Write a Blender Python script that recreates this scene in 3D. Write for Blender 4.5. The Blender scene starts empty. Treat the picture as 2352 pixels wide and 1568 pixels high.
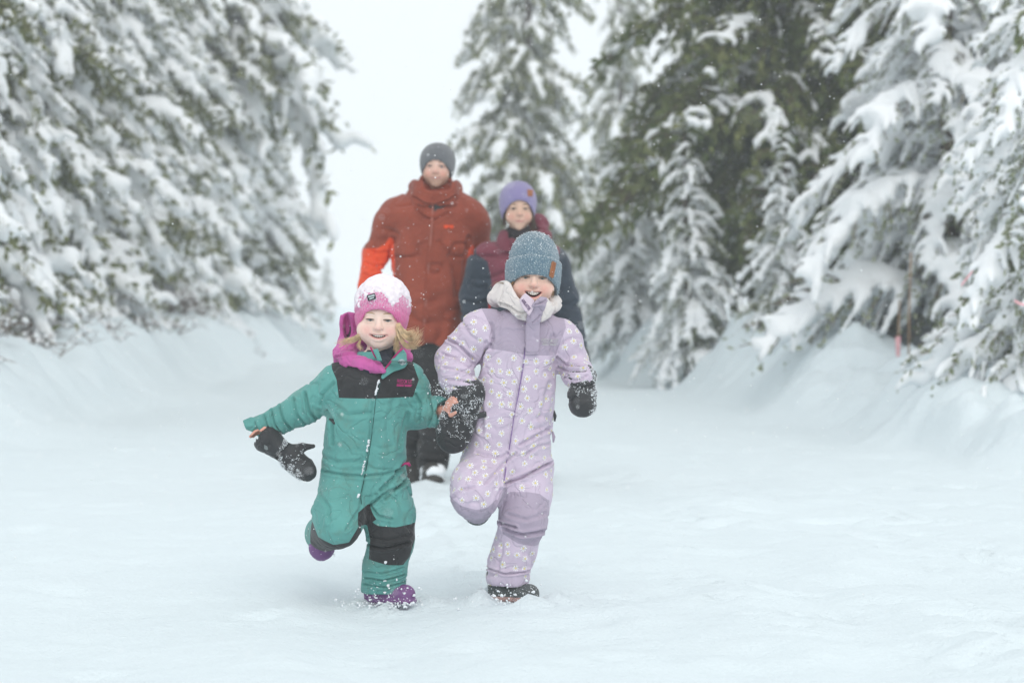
import bpy, math, random, time
import numpy as np
from mathutils import Vector, Matrix
from mathutils.bvhtree import BVHTree

scene = bpy.context.scene
COL = scene.collection
R = math.radians
DEBUG = False

# ------------------------------------------------------------------ camera
CAM_Z, PITCH, LENS = 0.955, 0.867, 85.0
cam_d = bpy.data.cameras.new('camera')
cam_d.lens = LENS
cam_d.sensor_width = 36.0
cam_d.clip_start = 0.1
cam_d.clip_end = 2000
cam_d.dof.use_dof = True
cam_d.dof.focus_distance = 7.72
cam_d.dof.aperture_fstop = 3.6
cam = bpy.data.objects.new('camera', cam_d)
COL.objects.link(cam)
cam.location = (0, 0, CAM_Z)
cam.rotation_euler = (R(90 - PITCH), 0, 0)
scene.camera = cam

# ------------------------------------------------------------------ overcast sky
SUN_EL, SUN_ROT = 44, 166
world = bpy.data.worlds.new('World')
scene.world = world
world.use_nodes = True
wn = world.node_tree.nodes
wl = world.node_tree.links
wn.clear()
w_out = wn.new('ShaderNodeOutputWorld')
w_bg = wn.new('ShaderNodeBackground')
w_bg.inputs['Strength'].default_value = 0.1
w_sky = wn.new('ShaderNodeTexSky')
w_sky.sky_type = 'NISHITA'
w_sky.sun_disc = False
w_sky.sun_elevation = R(SUN_EL)
w_sky.sun_rotation = R(SUN_ROT)
w_sky.dust_density = 4.0
w_mix = wn.new('ShaderNodeMix')
w_mix.data_type = 'RGBA'
w_mix.inputs['Factor'].default_value = 0.93          # cloud cover over the clear sky
w_mix.inputs['B'].default_value = (9.85, 10.35, 10.6, 1)
wl.new(w_sky.outputs['Color'], w_mix.inputs['A'])
wl.new(w_mix.outputs['Result'], w_bg.inputs['Color'])
wl.new(w_bg.outputs['Background'], w_out.inputs['Surface'])

sun_d = bpy.data.lights.new('sun', 'SUN')
sun_d.energy = 1.0
sun_d.angle = R(40)
sun_d.color = (1.0, 0.97, 0.93)
sun = bpy.data.objects.new('sun', sun_d)
COL.objects.link(sun)
_a = R(SUN_ROT)
_dir = Vector((math.sin(_a) * math.cos(R(SUN_EL)), math.cos(_a) * math.cos(R(SUN_EL)), math.sin(R(SUN_EL))))
sun.rotation_euler = _dir.to_track_quat('Z', 'Y').to_euler()
sun.location = (0, 0, 30)

vs = scene.view_settings
vs.view_transform = 'Standard'
vs.look = 'None'
vs.exposure = 0.06
vs.gamma = 1.0
vs.use_curve_mapping = False
scene.cycles.use_denoising = True
scene.cycles.max_bounces = 10
scene.cycles.diffuse_bounces = 6
scene.cycles.volume_bounces = 4
scene.cycles.transparent_max_bounces = 8

FPX = LENS / 36.0 * 2352


def pxw(px, py, Y):
    """world point at depth Y seen at a point of the 2352 x 1568 frame"""
    th = R(PITCH)
    F = np.array([0, math.cos(th), -math.sin(th)])
    U = np.array([0, math.sin(th), math.cos(th)])
    d = F + (px - 1176) / FPX * np.array([1., 0, 0]) + (784 - py) / FPX * U
    return np.array([0, 0, CAM_Z]) + d * (Y / d[1])


# ------------------------------------------------------------------ numpy mesh tools
def _hash(ix, iy, iz, seed):
    n = (ix * 374761393 + iy * 668265263 + iz * 2147483647 + seed * 974634777) & 0xFFFFFFFF
    n = ((n ^ (n >> 13)) * 1274126177) & 0xFFFFFFFF
    return ((n ^ (n >> 16)) & 0xFFFF) / 32767.5 - 1.0


def noise(P, scale=1.0, seed=0):
    P = np.asarray(P, float) * scale
    i = np.floor(P).astype(np.int64)
    f = P - i
    u = f * f * (3 - 2 * f)
    r = 0
    for dx in (0, 1):
        wx = u[:, 0] if dx else 1 - u[:, 0]
        for dy in (0, 1):
            wy = u[:, 1] if dy else 1 - u[:, 1]
            for dz in (0, 1):
                wz = u[:, 2] if dz else 1 - u[:, 2]
                r = r + wx * wy * wz * _hash(i[:, 0] + dx, i[:, 1] + dy, i[:, 2] + dz, seed)
    return r


def fbm(P, scale=1.0, seed=0, octs=3, gain=0.5):
    r, a, s = 0, 1.0, scale
    for k in range(octs):
        r = r + a * noise(P, s, seed + k * 17)
        a *= gain
        s *= 2.03
    return r


def sstep(a, b, x):
    t = np.clip((x - a) / (b - a), 0, 1)
    return t * t * (3 - 2 * t)


def rotm(yaw=0, pitch=0, roll=0):
    """columns are the local axes; roll turns clockwise as the camera sees it, pitch nods forward, yaw turns left/right"""
    cy, sy = math.cos(R(yaw)), math.sin(R(yaw))
    cp, sp = math.cos(R(pitch)), math.sin(R(pitch))
    cr, sr = math.cos(R(roll)), math.sin(R(roll))
    Rz = np.array([[cy, -sy, 0], [sy, cy, 0], [0, 0, 1]])
    Rx = np.array([[1, 0, 0], [0, cp, -sp], [0, sp, cp]])
    Ry = np.array([[cr, 0, sr], [0, 1, 0], [-sr, 0, cr]])
    return Rz @ Ry @ Rx


class Frame:
    def __init__(s, c=(0, 0, 0), rot=None, k=1.0):
        s.c = np.array(c, float)
        s.r = np.eye(3) if rot is None else rot
        s.k = k

    def w(s, p):
        return s.c + s.k * (np.asarray(p, float) @ s.r.T)

    def l(s, P):
        return ((P - s.c) @ s.r) / s.k


class Vol:
    """signed distance field on a grid, meshed with surface nets"""

    def __init__(s, lo, hi, h):
        s.h = h
        s.lo = np.array(lo, float)
        n = np.ceil((np.array(hi, float) - s.lo) / h).astype(int) + 1
        s.n = n
        s.ax = [(s.lo[i] + h * np.arange(n[i])).astype(np.float32) for i in range(3)]
        s.f = np.full(n, 9.0, np.float32)

    def blk(s, lo, hi):
        a = np.clip(np.floor((np.array(lo) - s.lo) / s.h).astype(int), 0, s.n)
        b = np.clip(np.ceil((np.array(hi) - s.lo) / s.h).astype(int) + 1, 0, s.n)
        sl = tuple(slice(int(a[i]), int(b[i])) for i in range(3))
        X = s.ax[0][sl[0]][:, None, None]
        Y = s.ax[1][sl[1]][None, :, None]
        Z = s.ax[2][sl[2]][None, None, :]
        return sl, X, Y, Z

    def put(s, fn, lo, hi, k, op='add'):
        m = k + 3 * s.h
        sl, X, Y, Z = s.blk(np.array(lo) - m, np.array(hi) + m)
        a = s.f[sl]
        if a.size == 0:
            return
        d = fn(X, Y, Z).astype(np.float32)
        if op == 'add':
            if k > 0:
                h = np.maximum(k - np.abs(a - d), 0) / k
                s.f[sl] = np.minimum(a, d) - h * h * k * 0.25
            else:
                s.f[sl] = np.minimum(a, d)
        else:
            d = -d
            if k > 0:
                h = np.maximum(k - np.abs(a - d), 0) / k
                s.f[sl] = np.maximum(a, d) + h * h * k * 0.25
            else:
                s.f[sl] = np.maximum(a, d)

    def cap(s, p, q, r1, r2=None, k=0.01, op='add', sq=None):
        """round cone from p to q; sq=(axis, factor) flattens the section along an axis"""
        p = np.array(p, float)
        q = np.array(q, float)
        r2 = r1 if r2 is None else r2
        rm = max(r1, r2)
        ab = q - p
        L = max(float(ab @ ab), 1e-12)

        def fn(X, Y, Z):
            px, py, pz = X - p[0], Y - p[1], Z - p[2]
            t = np.clip((px * ab[0] + py * ab[1] + pz * ab[2]) / L, 0, 1)
            dx, dy, dz = px - t * ab[0], py - t * ab[1], pz - t * ab[2]
            if sq is not None:
                nx, ny, nz = sq[0]
                g = dx * nx + dy * ny + dz * nz
                e = (1 / sq[1] ** 2 - 1) * g * g
                return (np.sqrt(dx * dx + dy * dy + dz * dz + e) - (r1 + t * (r2 - r1))) * min(1.0, sq[1])
            return np.sqrt(dx * dx + dy * dy + dz * dz) - (r1 + t * (r2 - r1))
        g = rm * (max(1.0, sq[1]) if sq else 1.0)
        s.put(fn, np.minimum(p, q) - g, np.maximum(p, q) + g, k, op)

    def tube(s, pts, rad, k=0.01, op='add', sq=None):
        rad = [rad] * len(pts) if np.isscalar(rad) else rad
        for i in range(len(pts) - 1):
            s.cap(pts[i], pts[i + 1], rad[i], rad[i + 1], k, op, sq)

    def ell(s, c, r, rot=None, k=0.01, op='add'):
        c = np.array(c, float)
        r = np.array(r, float)
        M = np.eye(3) if rot is None else rot
        e = np.abs(M) @ r

        def fn(X, Y, Z):
            x, y, z = X - c[0], Y - c[1], Z - c[2]
            u = [(x * M[0, i] + y * M[1, i] + z * M[2, i]) / r[i] for i in range(3)]
            k0 = np.sqrt(u[0] ** 2 + u[1] ** 2 + u[2] ** 2)
            k1 = np.sqrt((u[0] / r[0]) ** 2 + (u[1] / r[1]) ** 2 + (u[2] / r[2]) ** 2)
            return k0 * (k0 - 1) / np.maximum(k1, 1e-6)
        s.put(fn, c - e, c + e, k, op)

    def loft(s, lv, k=0.02, op='add', p=2.4):
        """lv: rows (z, cx, cy, a, b) from low to high: elliptic sections stacked along z"""
        A = np.array(lv, float)
        z0, z1 = A[0, 0], A[-1, 0]

        def fn(X, Y, Z):
            zz = np.clip(Z[0, 0, :], z0, z1)
            g = [np.interp(zz, A[:, 0], A[:, j])[None, None, :] for j in (1, 2, 3, 4)]
            rr = (np.abs((X - g[0]) / g[2]) ** p + np.abs((Y - g[1]) / g[3]) ** p) ** (1 / p)
            d = (rr - 1) * np.minimum(g[2], g[3])
            cz = np.maximum(z0 - Z, Z - z1)
            return np.where(cz > 0, np.sqrt(np.maximum(d, 0) ** 2 + cz ** 2), np.maximum(d, cz))
        s.put(fn, (np.min(A[:, 1] - A[:, 3]), np.min(A[:, 2] - A[:, 4]), z0),
              (np.max(A[:, 1] + A[:, 3]), np.max(A[:, 2] + A[:, 4]), z1), k, op)

    def sheet(s, poly, yfn, t, k=0.004, op='add', rnd=0.004, ylo=-.3, yhi=.3):
        """a slab of thickness t whose outline in x-z is poly and whose middle lies at y = yfn(x, z)"""
        P = np.array(poly, float)

        def fn(X, Y, Z):
            x2 = np.broadcast_to(X[:, 0, :], (X.shape[0], Z.shape[2]))
            z2 = np.broadcast_to(Z[0, :, :], (X.shape[0], Z.shape[2]))
            d2 = poly_sd(P, x2, z2)[:, None, :] + rnd
            y0 = yfn(x2, z2)[:, None, :]
            dy = np.abs(Y - y0) - t * 0.5 + rnd
            o = np.sqrt(np.maximum(d2, 0) ** 2 + np.maximum(dy, 0) ** 2)
            return o + np.minimum(np.maximum(d2, dy), 0) - rnd
        s.put(fn, (P[:, 0].min(), ylo, P[:, 1].min()), (P[:, 0].max(), yhi, P[:, 1].max()), k, op)

    def mesh(s):
        f, h = s.f, s.h
        ins = f < 0
        c = np.zeros(np.array(f.shape) - 1, np.uint8)
        for dx in (0, 1):
            for dy in (0, 1):
                for dz in (0, 1):
                    c += ins[dx:f.shape[0] - 1 + dx, dy:f.shape[1] - 1 + dy, dz:f.shape[2] - 1 + dz]
        act = (c > 0) & (c < 8)
        I = np.argwhere(act)
        idx = np.full(c.shape, -1, np.int32)
        idx[I[:, 0], I[:, 1], I[:, 2]] = np.arange(len(I))
        acc = np.zeros((len(I), 3))
        cnt = np.zeros(len(I))
        off = np.array([[a, b, d] for a in (0, 1) for b in (0, 1) for d in (0, 1)])
        val = np.stack([f[I[:, 0] + o[0], I[:, 1] + o[1], I[:, 2] + o[2]] for o in off], 1)
        for a in range(8):
            for b in range(a + 1, 8):
                if np.abs(off[a] - off[b]).sum() != 1:
                    continue
                va, vb = val[:, a], val[:, b]
                m = (va < 0) != (vb < 0)
                t = va[m] / (va[m] - vb[m])
                acc[m] += off[a] + t[:, None] * (off[b] - off[a])
                cnt[m] += 1
        V = s.lo + h * (I + acc / cnt[:, None])
        Q = []
        for ax in range(3):
            sa = [slice(None)] * 3
            sb = [slice(None)] * 3
            sa[ax] = slice(0, -1)
            sb[ax] = slice(1, None)
            A, B = ins[tuple(sa)], ins[tuple(sb)]
            u, v = (ax + 1) % 3, (ax + 2) % 3
            E = np.argwhere(A != B)
            ok = (E[:, u] > 0) & (E[:, v] > 0) & (E[:, u] < f.shape[u] - 1) & (E[:, v] < f.shape[v] - 1)
            E = E[ok]
            flip = ~A[E[:, 0], E[:, 1], E[:, 2]]
            q = []
            for du, dv in ((1, 1), (0, 1), (0, 0), (1, 0)):
                e = E.copy()
                e[:, u] -= du
                e[:, v] -= dv
                q.append(idx[e[:, 0], e[:, 1], e[:, 2]])
            q = np.stack(q, 1)
            q[flip] = q[flip][:, ::-1]
            Q.append(q)
        Q = np.concatenate(Q)
        return V, Q


def poly_sd(P, x, z):
    d = np.full(x.shape, 1e9)
    sg = np.ones(x.shape)
    n = len(P)
    for i in range(n):
        a, b = P[i], P[(i + 1) % n]
        ex, ez = b[0] - a[0], b[1] - a[1]
        wx, wz = x - a[0], z - a[1]
        t = np.clip((wx * ex + wz * ez) / (ex * ex + ez * ez + 1e-12), 0, 1)
        d = np.minimum(d, (wx - ex * t) ** 2 + (wz - ez * t) ** 2)
        c1, c2, c3 = z >= a[1], z < b[1], ex * wz > ez * wx
        sg = np.where((c1 & c2 & c3) | (~c1 & ~c2 & ~c3), -sg, sg)
    return sg * np.sqrt(d)


def line_d(pts, x, z):
    d = np.full(np.shape(x), 1e9)
    for a, b in zip(pts[:-1], pts[1:]):
        ex, ez = b[0] - a[0], b[1] - a[1]
        t = np.clip(((x - a[0]) * ex + (z - a[1]) * ez) / (ex * ex + ez * ez + 1e-12), 0, 1)
        d = np.minimum(d, (x - a[0] - ex * t) ** 2 + (z - a[1] - ez * t) ** 2)
    return np.sqrt(d)


def tris(Q):
    Q = np.asarray(Q)
    return Q if Q.shape[1] == 3 else np.concatenate([Q[:, [0, 1, 2]], Q[:, [0, 2, 3]]])


def vnorm(V, F):
    T = tris(F)
    n = np.cross(V[T[:, 1]] - V[T[:, 0]], V[T[:, 2]] - V[T[:, 0]])
    N = np.zeros_like(V)
    for i in range(3):
        np.add.at(N, T[:, i], n)
    return N / np.maximum(np.linalg.norm(N, axis=1, keepdims=True), 1e-12)


def relax(V, F, it=1, f=0.5):
    E = np.concatenate([F[:, [i, (i + 1) % F.shape[1]]] for i in range(F.shape[1])])
    for _ in range(it):
        S = np.zeros_like(V)
        C = np.zeros(len(V))
        np.add.at(S, E[:, 0], V[E[:, 1]])
        np.add.at(C, E[:, 0], 1)
        V = V + f * (S / np.maximum(C, 1)[:, None] - V)
    return V


def clip(V, F, s):
    """cut a triangle mesh along s = 0: returns (V, T) where s > 0 and (V, T) where s < 0"""
    T = tris(F)
    s = np.where(np.abs(s) < 1e-7, 1e-7, s)
    pos = s[T] > 0
    n = pos.sum(1)
    keepP, keepN = T[n == 3], T[n == 0]
    ext, cache, nP, nN = [], {}, [], []

    def cut(a, b):
        key = (a, b) if a < b else (b, a)
        if key not in cache:
            t = s[a] / (s[a] - s[b])
            cache[key] = len(V) + len(ext)
            ext.append(V[a] + t * (V[b] - V[a]))
        return cache[key]
    for tri, p, k in zip(T[(n > 0) & (n < 3)], pos[(n > 0) & (n < 3)], n[(n > 0) & (n < 3)]):
        lone = int(np.argmax(p)) if k == 1 else int(np.argmin(p))
        a, b, c = int(tri[lone]), int(tri[(lone + 1) % 3]), int(tri[(lone + 2) % 3])
        ab, ac = cut(a, b), cut(a, c)
        one, two = (nP, nN) if k == 1 else (nN, nP)
        one.append((a, ab, ac))
        two.append((ab, b, c))
        two.append((ab, c, ac))
    W = np.concatenate([V, np.array(ext).reshape(-1, 3)])

    def pack(keep, new):
        TT = np.concatenate([keep, np.array(new, int).reshape(-1, 3)])
        u, inv = np.unique(TT, return_inverse=True)
        return W[u], inv.reshape(-1, 3)
    return pack(keepP, nP), pack(keepN, nN)


def mkmesh(name, V, F, mats=(), smooth=True, midx=None, col=None, attr=None):
    me = bpy.data.meshes.new(name)
    V = np.asarray(V, np.float32)
    Fs = F if isinstance(F, list) else [F]
    Fs = [np.asarray(f, np.int32) for f in Fs if len(f)]
    nl = sum(f.size for f in Fs)
    npoly = sum(len(f) for f in Fs)
    me.vertices.add(len(V))
    me.vertices.foreach_set('co', V.ravel())
    me.loops.add(nl)
    me.loops.foreach_set('vertex_index', np.concatenate([f.ravel() for f in Fs]))
    me.polygons.add(npoly)
    tot = np.concatenate([np.full(len(f), f.shape[1], np.int32) for f in Fs])
    st = np.concatenate([[0], np.cumsum(tot)[:-1]]).astype(np.int32)
    me.polygons.foreach_set('loop_start', st)
    me.polygons.foreach_set('loop_total', tot)
    me.polygons.foreach_set('use_smooth', np.full(npoly, smooth, bool))
    for m in mats:
        me.materials.append(m)
    if midx is not None:
        me.polygons.foreach_set('material_index', np.asarray(midx, np.int32))
    if col is not None:
        a = me.color_attributes.new('tint', 'FLOAT_COLOR', 'POINT')
        c = np.ones((len(V), 4), np.float32)
        c[:, :3] = col
        a.data.foreach_set('color', c.ravel())
    me.update(calc_edges=True)
    return me


def link(name, me, parent=None, loc=None):
    o = bpy.data.objects.new(name, me)
    COL.objects.link(o)
    if parent is not None:
        o.parent = parent
    if loc is not None:
        o.location = loc
    return o


SLIM = dict(boot=.4, mitten=.5, hood=.45, collar=.45, neck_warmer=.3, knit_hat=.5, knit_beanie=.4, cuff=.5, glove=.4, trousers=.5, jacket=.55,
            hood_and_collar=.45, snow_cap=.6, snowsuit=.55, yoke=.55, knee_patch=.55, sole=.5, snow_patch=.4)
LOOSE = ('snow_specks', 'packed_snow', 'snow_load', 'snow_cap', 'snow_patch')


def part(name, V, F, mat, parent=None, **kw):
    if name in SLIM and len(V) > 1500 and 'col' not in kw:
        V, F = decimate(V, F, int(len(tris(F)) * SLIM[name]))
    if name in LOOSE:
        kw = dict(kw)
        o = link(name, mkmesh(name, V, F, mat if isinstance(mat, (list, tuple)) else [mat], **kw), parent)
        o['kind'] = 'stuff'
        return o
    mats = mat if isinstance(mat, (list, tuple)) else [mat]
    return link(name, mkmesh(name, V, F, mats, **kw), parent)


def tag(o, label=None, cat=None, group=None, kind=None):
    for k, v in (('label', label), ('category', cat), ('group', group), ('kind', kind)):
        if v:
            o[k] = v
    return o


def tubes(paths, rads, n=5, caps=True):
    """many tapered tubes in one mesh: paths list of (m,3), rads list of (m,)"""
    VV, FF, base = [], [], 0
    ang = np.linspace(0, 2 * np.pi, n, endpoint=False)
    for P, r in zip(paths, rads):
        P = np.asarray(P, float)
        r = np.broadcast_to(np.asarray(r, float), (len(P),))
        T = np.gradient(P, axis=0)
        T /= np.maximum(np.linalg.norm(T, axis=1, keepdims=True), 1e-9)
        ref = np.array([0, 0, 1.0]) if abs(T[0, 2]) < 0.8 else np.array([1.0, 0, 0])
        A = np.cross(T, ref)
        A /= np.maximum(np.linalg.norm(A, axis=1, keepdims=True), 1e-9)
        B = np.cross(T, A)
        ring = P[:, None, :] + r[:, None, None] * (np.cos(ang)[None, :, None] * A[:, None, :] + np.sin(ang)[None, :, None] * B[:, None, :])
        m = len(P)
        VV.append(ring.reshape(-1, 3))
        i = np.arange(m - 1)[:, None] * n + np.arange(n)[None, :]
        j = np.arange(m - 1)[:, None] * n + (np.arange(n)[None, :] + 1) % n
        q = np.stack([i, i + n, j + n, j], -1).reshape(-1, 4) + base
        FF.append(q)
        if caps:
            for row, fl in ((0, 1), (m - 1, 0)):
                VV.append(P[row:row + 1])
                ci = base + m * n
                base_extra = 1
                k = base + row * n + np.arange(n)
                k2 = base + row * n + (np.arange(n) + 1) % n
                ci = base + m * n + (0 if row == 0 else 1)
                t = np.stack([k, k2, np.full(n, ci), np.full(n, ci)], -1)
                FF.append(t if fl else t[:, [1, 0, 2, 3]])
            base += m * n + 2
        else:
            base += m * n
    V = np.concatenate(VV)
    Q = np.concatenate(FF)
    deg = Q[:, 2] == Q[:, 3]
    return V, np.concatenate([tris(Q[~deg]), Q[deg][:, :3]])


def blobs(C, S, seed=0, sub=0):
    """little lumpy icosahedra at centres C with sizes S: one (V, T)"""
    g = (1 + 5 ** .5) / 2
    v = np.array([(-1, g, 0), (1, g, 0), (-1, -g, 0), (1, -g, 0), (0, -1, g), (0, 1, g), (0, -1, -g), (0, 1, -g), (g, 0, -1), (g, 0, 1), (-g, 0, -1), (-g, 0, 1)]) / math.hypot(1, g)
    f = np.array([(0, 11, 5), (0, 5, 1), (0, 1, 7), (0, 7, 10), (0, 10, 11), (1, 5, 9), (5, 11, 4), (11, 10, 2), (10, 7, 6), (7, 1, 8), (3, 9, 4), (3, 4, 2), (3, 2, 6), (3, 6, 8), (3, 8, 9), (4, 9, 5), (2, 4, 11), (6, 2, 10), (8, 6, 7), (9, 8, 1)])
    rg = np.random.default_rng(seed)
    n = len(C)
    k = rg.uniform(.6, 1.25, (n, 12, 1))
    st = rg.uniform(.65, 1.2, (n, 1, 3))
    V = C[:, None, :] + S[:, None, None] * v[None] * k * st
    F = f[None] + 12 * np.arange(n)[:, None, None]
    return V.reshape(-1, 3), F.reshape(-1, 3)


def octas(C, S, seed=0):
    v = np.array([(1, 0, 0), (-1, 0, 0), (0, 1, 0), (0, -1, 0), (0, 0, 1), (0, 0, -1.)])
    f = np.array([(0, 2, 4), (2, 1, 4), (1, 3, 4), (3, 0, 4), (2, 0, 5), (1, 2, 5), (3, 1, 5), (0, 3, 5)])
    rg = np.random.default_rng(seed)
    n = len(C)
    V = C[:, None, :] + S[:, None, None] * v[None] * rg.uniform(.6, 1.2, (n, 6, 1))
    F = f[None] + 6 * np.arange(n)[:, None, None]
    return V.reshape(-1, 3), F.reshape(-1, 3)


# ------------------------------------------------------------------ materials
def newmat(name):
    m = bpy.data.materials.new(name)
    m.use_nodes = True
    nt = m.node_tree
    return m, nt, nt.nodes['Principled BSDF'], nt.nodes.new, nt.links.new


def ramp(new, lk, src, p0, c0, p1, c1):
    r = new('ShaderNodeValToRGB')
    r.color_ramp.elements[0].position = p0
    r.color_ramp.elements[0].color = (*c0, 1)
    r.color_ramp.elements[1].position = p1
    r.color_ramp.elements[1].color = (*c1, 1)
    lk(src, r.inputs['Fac'])
    return r


def noise_node(new, lk, coord, scale, detail=3, rough=.5):
    t = new('ShaderNodeTexNoise')
    t.inputs['Scale'].default_value = scale
    t.inputs['Detail'].default_value = detail
    t.inputs['Roughness'].default_value = rough
    lk(coord, t.inputs['Vector'])
    return t


def bump(new, lk, bsdf, height, strength, dist, chain=None):
    b = new('ShaderNodeBump')
    b.inputs['Strength'].default_value = strength
    b.inputs['Distance'].default_value = dist
    lk(height, b.inputs['Height'])
    if chain is not None:
        lk(chain.outputs['Normal'], b.inputs['Normal'])
    lk(b.outputs['Normal'], bsdf.inputs['Normal'])
    return b


def fabric(name, c, var=.1, rough=.8, weave=.25, wr=.35, spec=.25, stain=None, crease=11):
    m, nt, bs, new, lk = newmat(name)
    tc = new('ShaderNodeTexCoord')
    n1 = noise_node(new, lk, tc.outputs['Object'], 9, 4)
    lo = tuple(max(0, v * (1 - var)) for v in c)
    hi = tuple(min(1, v * (1 + var)) for v in c)
    rp = ramp(new, lk, n1.outputs['Fac'], .35, lo, .65, hi)
    colout = rp.outputs['Color']
    if stain:
        n3 = noise_node(new, lk, tc.outputs['Object'], 14, 5, .65)
        r3 = ramp(new, lk, n3.outputs['Fac'], .52, (0, 0, 0), .72, (1, 1, 1))
        mx = new('ShaderNodeMix')
        mx.data_type = 'RGBA'
        lk(r3.outputs['Color'], mx.inputs['Factor'])
        lk(colout, mx.inputs['A'])
        mx.inputs['B'].default_value = (*stain, 1)
        colout = mx.outputs['Result']
    lk(colout, bs.inputs['Base Color'])
    bs.inputs['Roughness'].default_value = rough
    bs.inputs['Specular IOR Level'].default_value = spec
    bs.inputs['Sheen Weight'].default_value = .15
    n2 = noise_node(new, lk, tc.outputs['Object'], 55, 4, .6)
    b1 = bump(new, lk, bs, n2.outputs['Fac'], wr, .006)
    # crumple: a net of narrow creases
    n6 = noise_node(new, lk, tc.outputs['Object'], crease, 2, .45)
    n6.inputs['Distortion'].default_value = .9
    s6 = new('ShaderNodeMath')
    s6.operation = 'SUBTRACT'
    s6.inputs[1].default_value = .5
    lk(n6.outputs['Fac'], s6.inputs[0])
    a6 = new('ShaderNodeMath')
    a6.operation = 'ABSOLUTE'
    lk(s6.outputs[0], a6.inputs[0])
    r6 = new('ShaderNodeMapRange')
    r6.interpolation_type = 'SMOOTHSTEP'
    r6.inputs['From Max'].default_value = .06
    lk(a6.outputs[0], r6.inputs['Value'])
    b1 = bump(new, lk, bs, r6.outputs['Result'], .55, .005, b1)
    n4 = noise_node(new, lk, tc.outputs['Object'], 700, 2)
    bump(new, lk, bs, n4.outputs['Fac'], weave, .001, b1)
    return m


def knit(name, c, centre, ribs=70, var=.18, frost=None, fz=None):
    """knitted wool: vertical ribs round the head's axis plus loose fibre noise"""
    m, nt, bs, new, lk = newmat(name)
    tc = new('ShaderNodeTexCoord')
    sub = new('ShaderNodeVectorMath')
    sub.operation = 'SUBTRACT'
    sub.inputs[1].default_value = centre
    lk(tc.outputs['Object'], sub.inputs[0])
    sp = new('ShaderNodeSeparateXYZ')
    lk(sub.outputs['Vector'], sp.inputs[0])
    at = new('ShaderNodeMath')
    at.operation = 'ARCTAN2'
    lk(sp.outputs['X'], at.inputs[0])
    lk(sp.outputs['Y'], at.inputs[1])
    mu = new('ShaderNodeMath')
    mu.operation = 'MULTIPLY'
    mu.inputs[1].default_value = ribs
    lk(at.outputs[0], mu.inputs[0])
    n0 = noise_node(new, lk, tc.outputs['Object'], 60, 2)
    ad = new('ShaderNodeMath')
    ad.operation = 'MULTIPLY_ADD'
    ad.inputs[1].default_value = 3.0
    lk(n0.outputs['Fac'], ad.inputs[0])
    lk(mu.outputs[0], ad.inputs[2])
    si = new('ShaderNodeMath')
    si.operation = 'SINE'
    lk(ad.outputs[0], si.inputs[0])
    n1 = noise_node(new, lk, tc.outputs['Object'], 240, 4, .7)
    rp = ramp(new, lk, n1.outputs['Fac'], .3, tuple(v * (1 - var) for v in c), .7, tuple(min(1, v * (1 + var)) for v in c))
    colout = rp.outputs['Color']
    if frost:
        n5 = noise_node(new, lk, tc.outputs['Object'], 330, 3, .7)
        r5 = ramp(new, lk, n5.outputs['Fac'], .45 if fz else .53, (0, 0, 0), .66, (frost, frost, frost))
        mx = new('ShaderNodeMix')
        mx.data_type = 'RGBA'
        fac = r5.outputs['Color']
        if fz:
            mr = new('ShaderNodeMapRange')
            mr.inputs['From Min'].default_value = fz[0]
            mr.inputs['From Max'].default_value = fz[1]
            lk(sp.outputs['Z'], mr.inputs['Value'])
            m2 = new('ShaderNodeMath')
            m2.operation = 'MULTIPLY'
            lk(fac, m2.inputs[0])
            lk(mr.outputs['Result'], m2.inputs[1])
            fac = m2.outputs[0]
        lk(fac, mx.inputs['Factor'])
        lk(colout, mx.inputs['A'])
        mx.inputs['B'].default_value = (.75, .8, .84, 1)
        colout = mx.outputs['Result']
    lk(colout, bs.inputs['Base Color'])
    bs.inputs['Roughness'].default_value = .95
    bs.inputs['Specular IOR Level'].default_value = .1
    bs.inputs['Sheen Weight'].default_value = .4
    b1 = bump(new, lk, bs, si.outputs[0], .5, .0025)
    bump(new, lk, bs, n1.outputs['Fac'], .6, .004, b1)
    return m


def plain(name, c, rough=.6, spec=.4, nscale=None, var=.15, bstr=.2, bscale=None, bdist=.002):
    m, nt, bs, new, lk = newmat(name)
    bs.inputs['Roughness'].default_value = rough
    bs.inputs['Specular IOR Level'].default_value = spec
    tc = new('ShaderNodeTexCoord')
    n1 = noise_node(new, lk, tc.outputs['Object'], nscale or 20, 4)
    rp = ramp(new, lk, n1.outputs['Fac'], .3, tuple(v * (1 - var) for v in c), .7, tuple(min(1, v * (1 + var)) for v in c))
    lk(rp.outputs['Color'], bs.inputs['Base Color'])
    if bscale:
        n2 = noise_node(new, lk, tc.outputs['Object'], bscale, 4)
        bump(new, lk, bs, n2.outputs['Fac'], bstr, bdist)
    return m


def tinted(name, rough=.5, sss=.0, spec=.35):
    """colour read from the mesh's own 'tint' attribute (skin, eyes)"""
    m, nt, bs, new, lk = newmat(name)
    a = new('ShaderNodeVertexColor')
    a.layer_name = 'tint'
    tc = new('ShaderNodeTexCoord')
    n1 = noise_node(new, lk, tc.outputs['Object'], 90, 4)
    mx = new('ShaderNodeMix')
    mx.data_type = 'RGBA'
    mx.blend_type = 'MULTIPLY'
    mx.inputs['Factor'].default_value = 1
    rp = ramp(new, lk, n1.outputs['Fac'], .3, (.93, .91, .9), .7, (1, 1, 1))
    lk(a.outputs['Color'], mx.inputs['A'])
    lk(rp.outputs['Color'], mx.inputs['B'])
    lk(mx.outputs['Result'], bs.inputs['Base Color'])
    bs.inputs['Roughness'].default_value = rough
    bs.inputs['Specular IOR Level'].default_value = spec
    if sss:
        bs.inputs['Subsurface Weight'].default_value = sss
        bs.inputs['Subsurface Radius'].default_value = (.012, .005, .003)
        bs.inputs['Subsurface Scale'].default_value = .6
    return m


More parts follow.
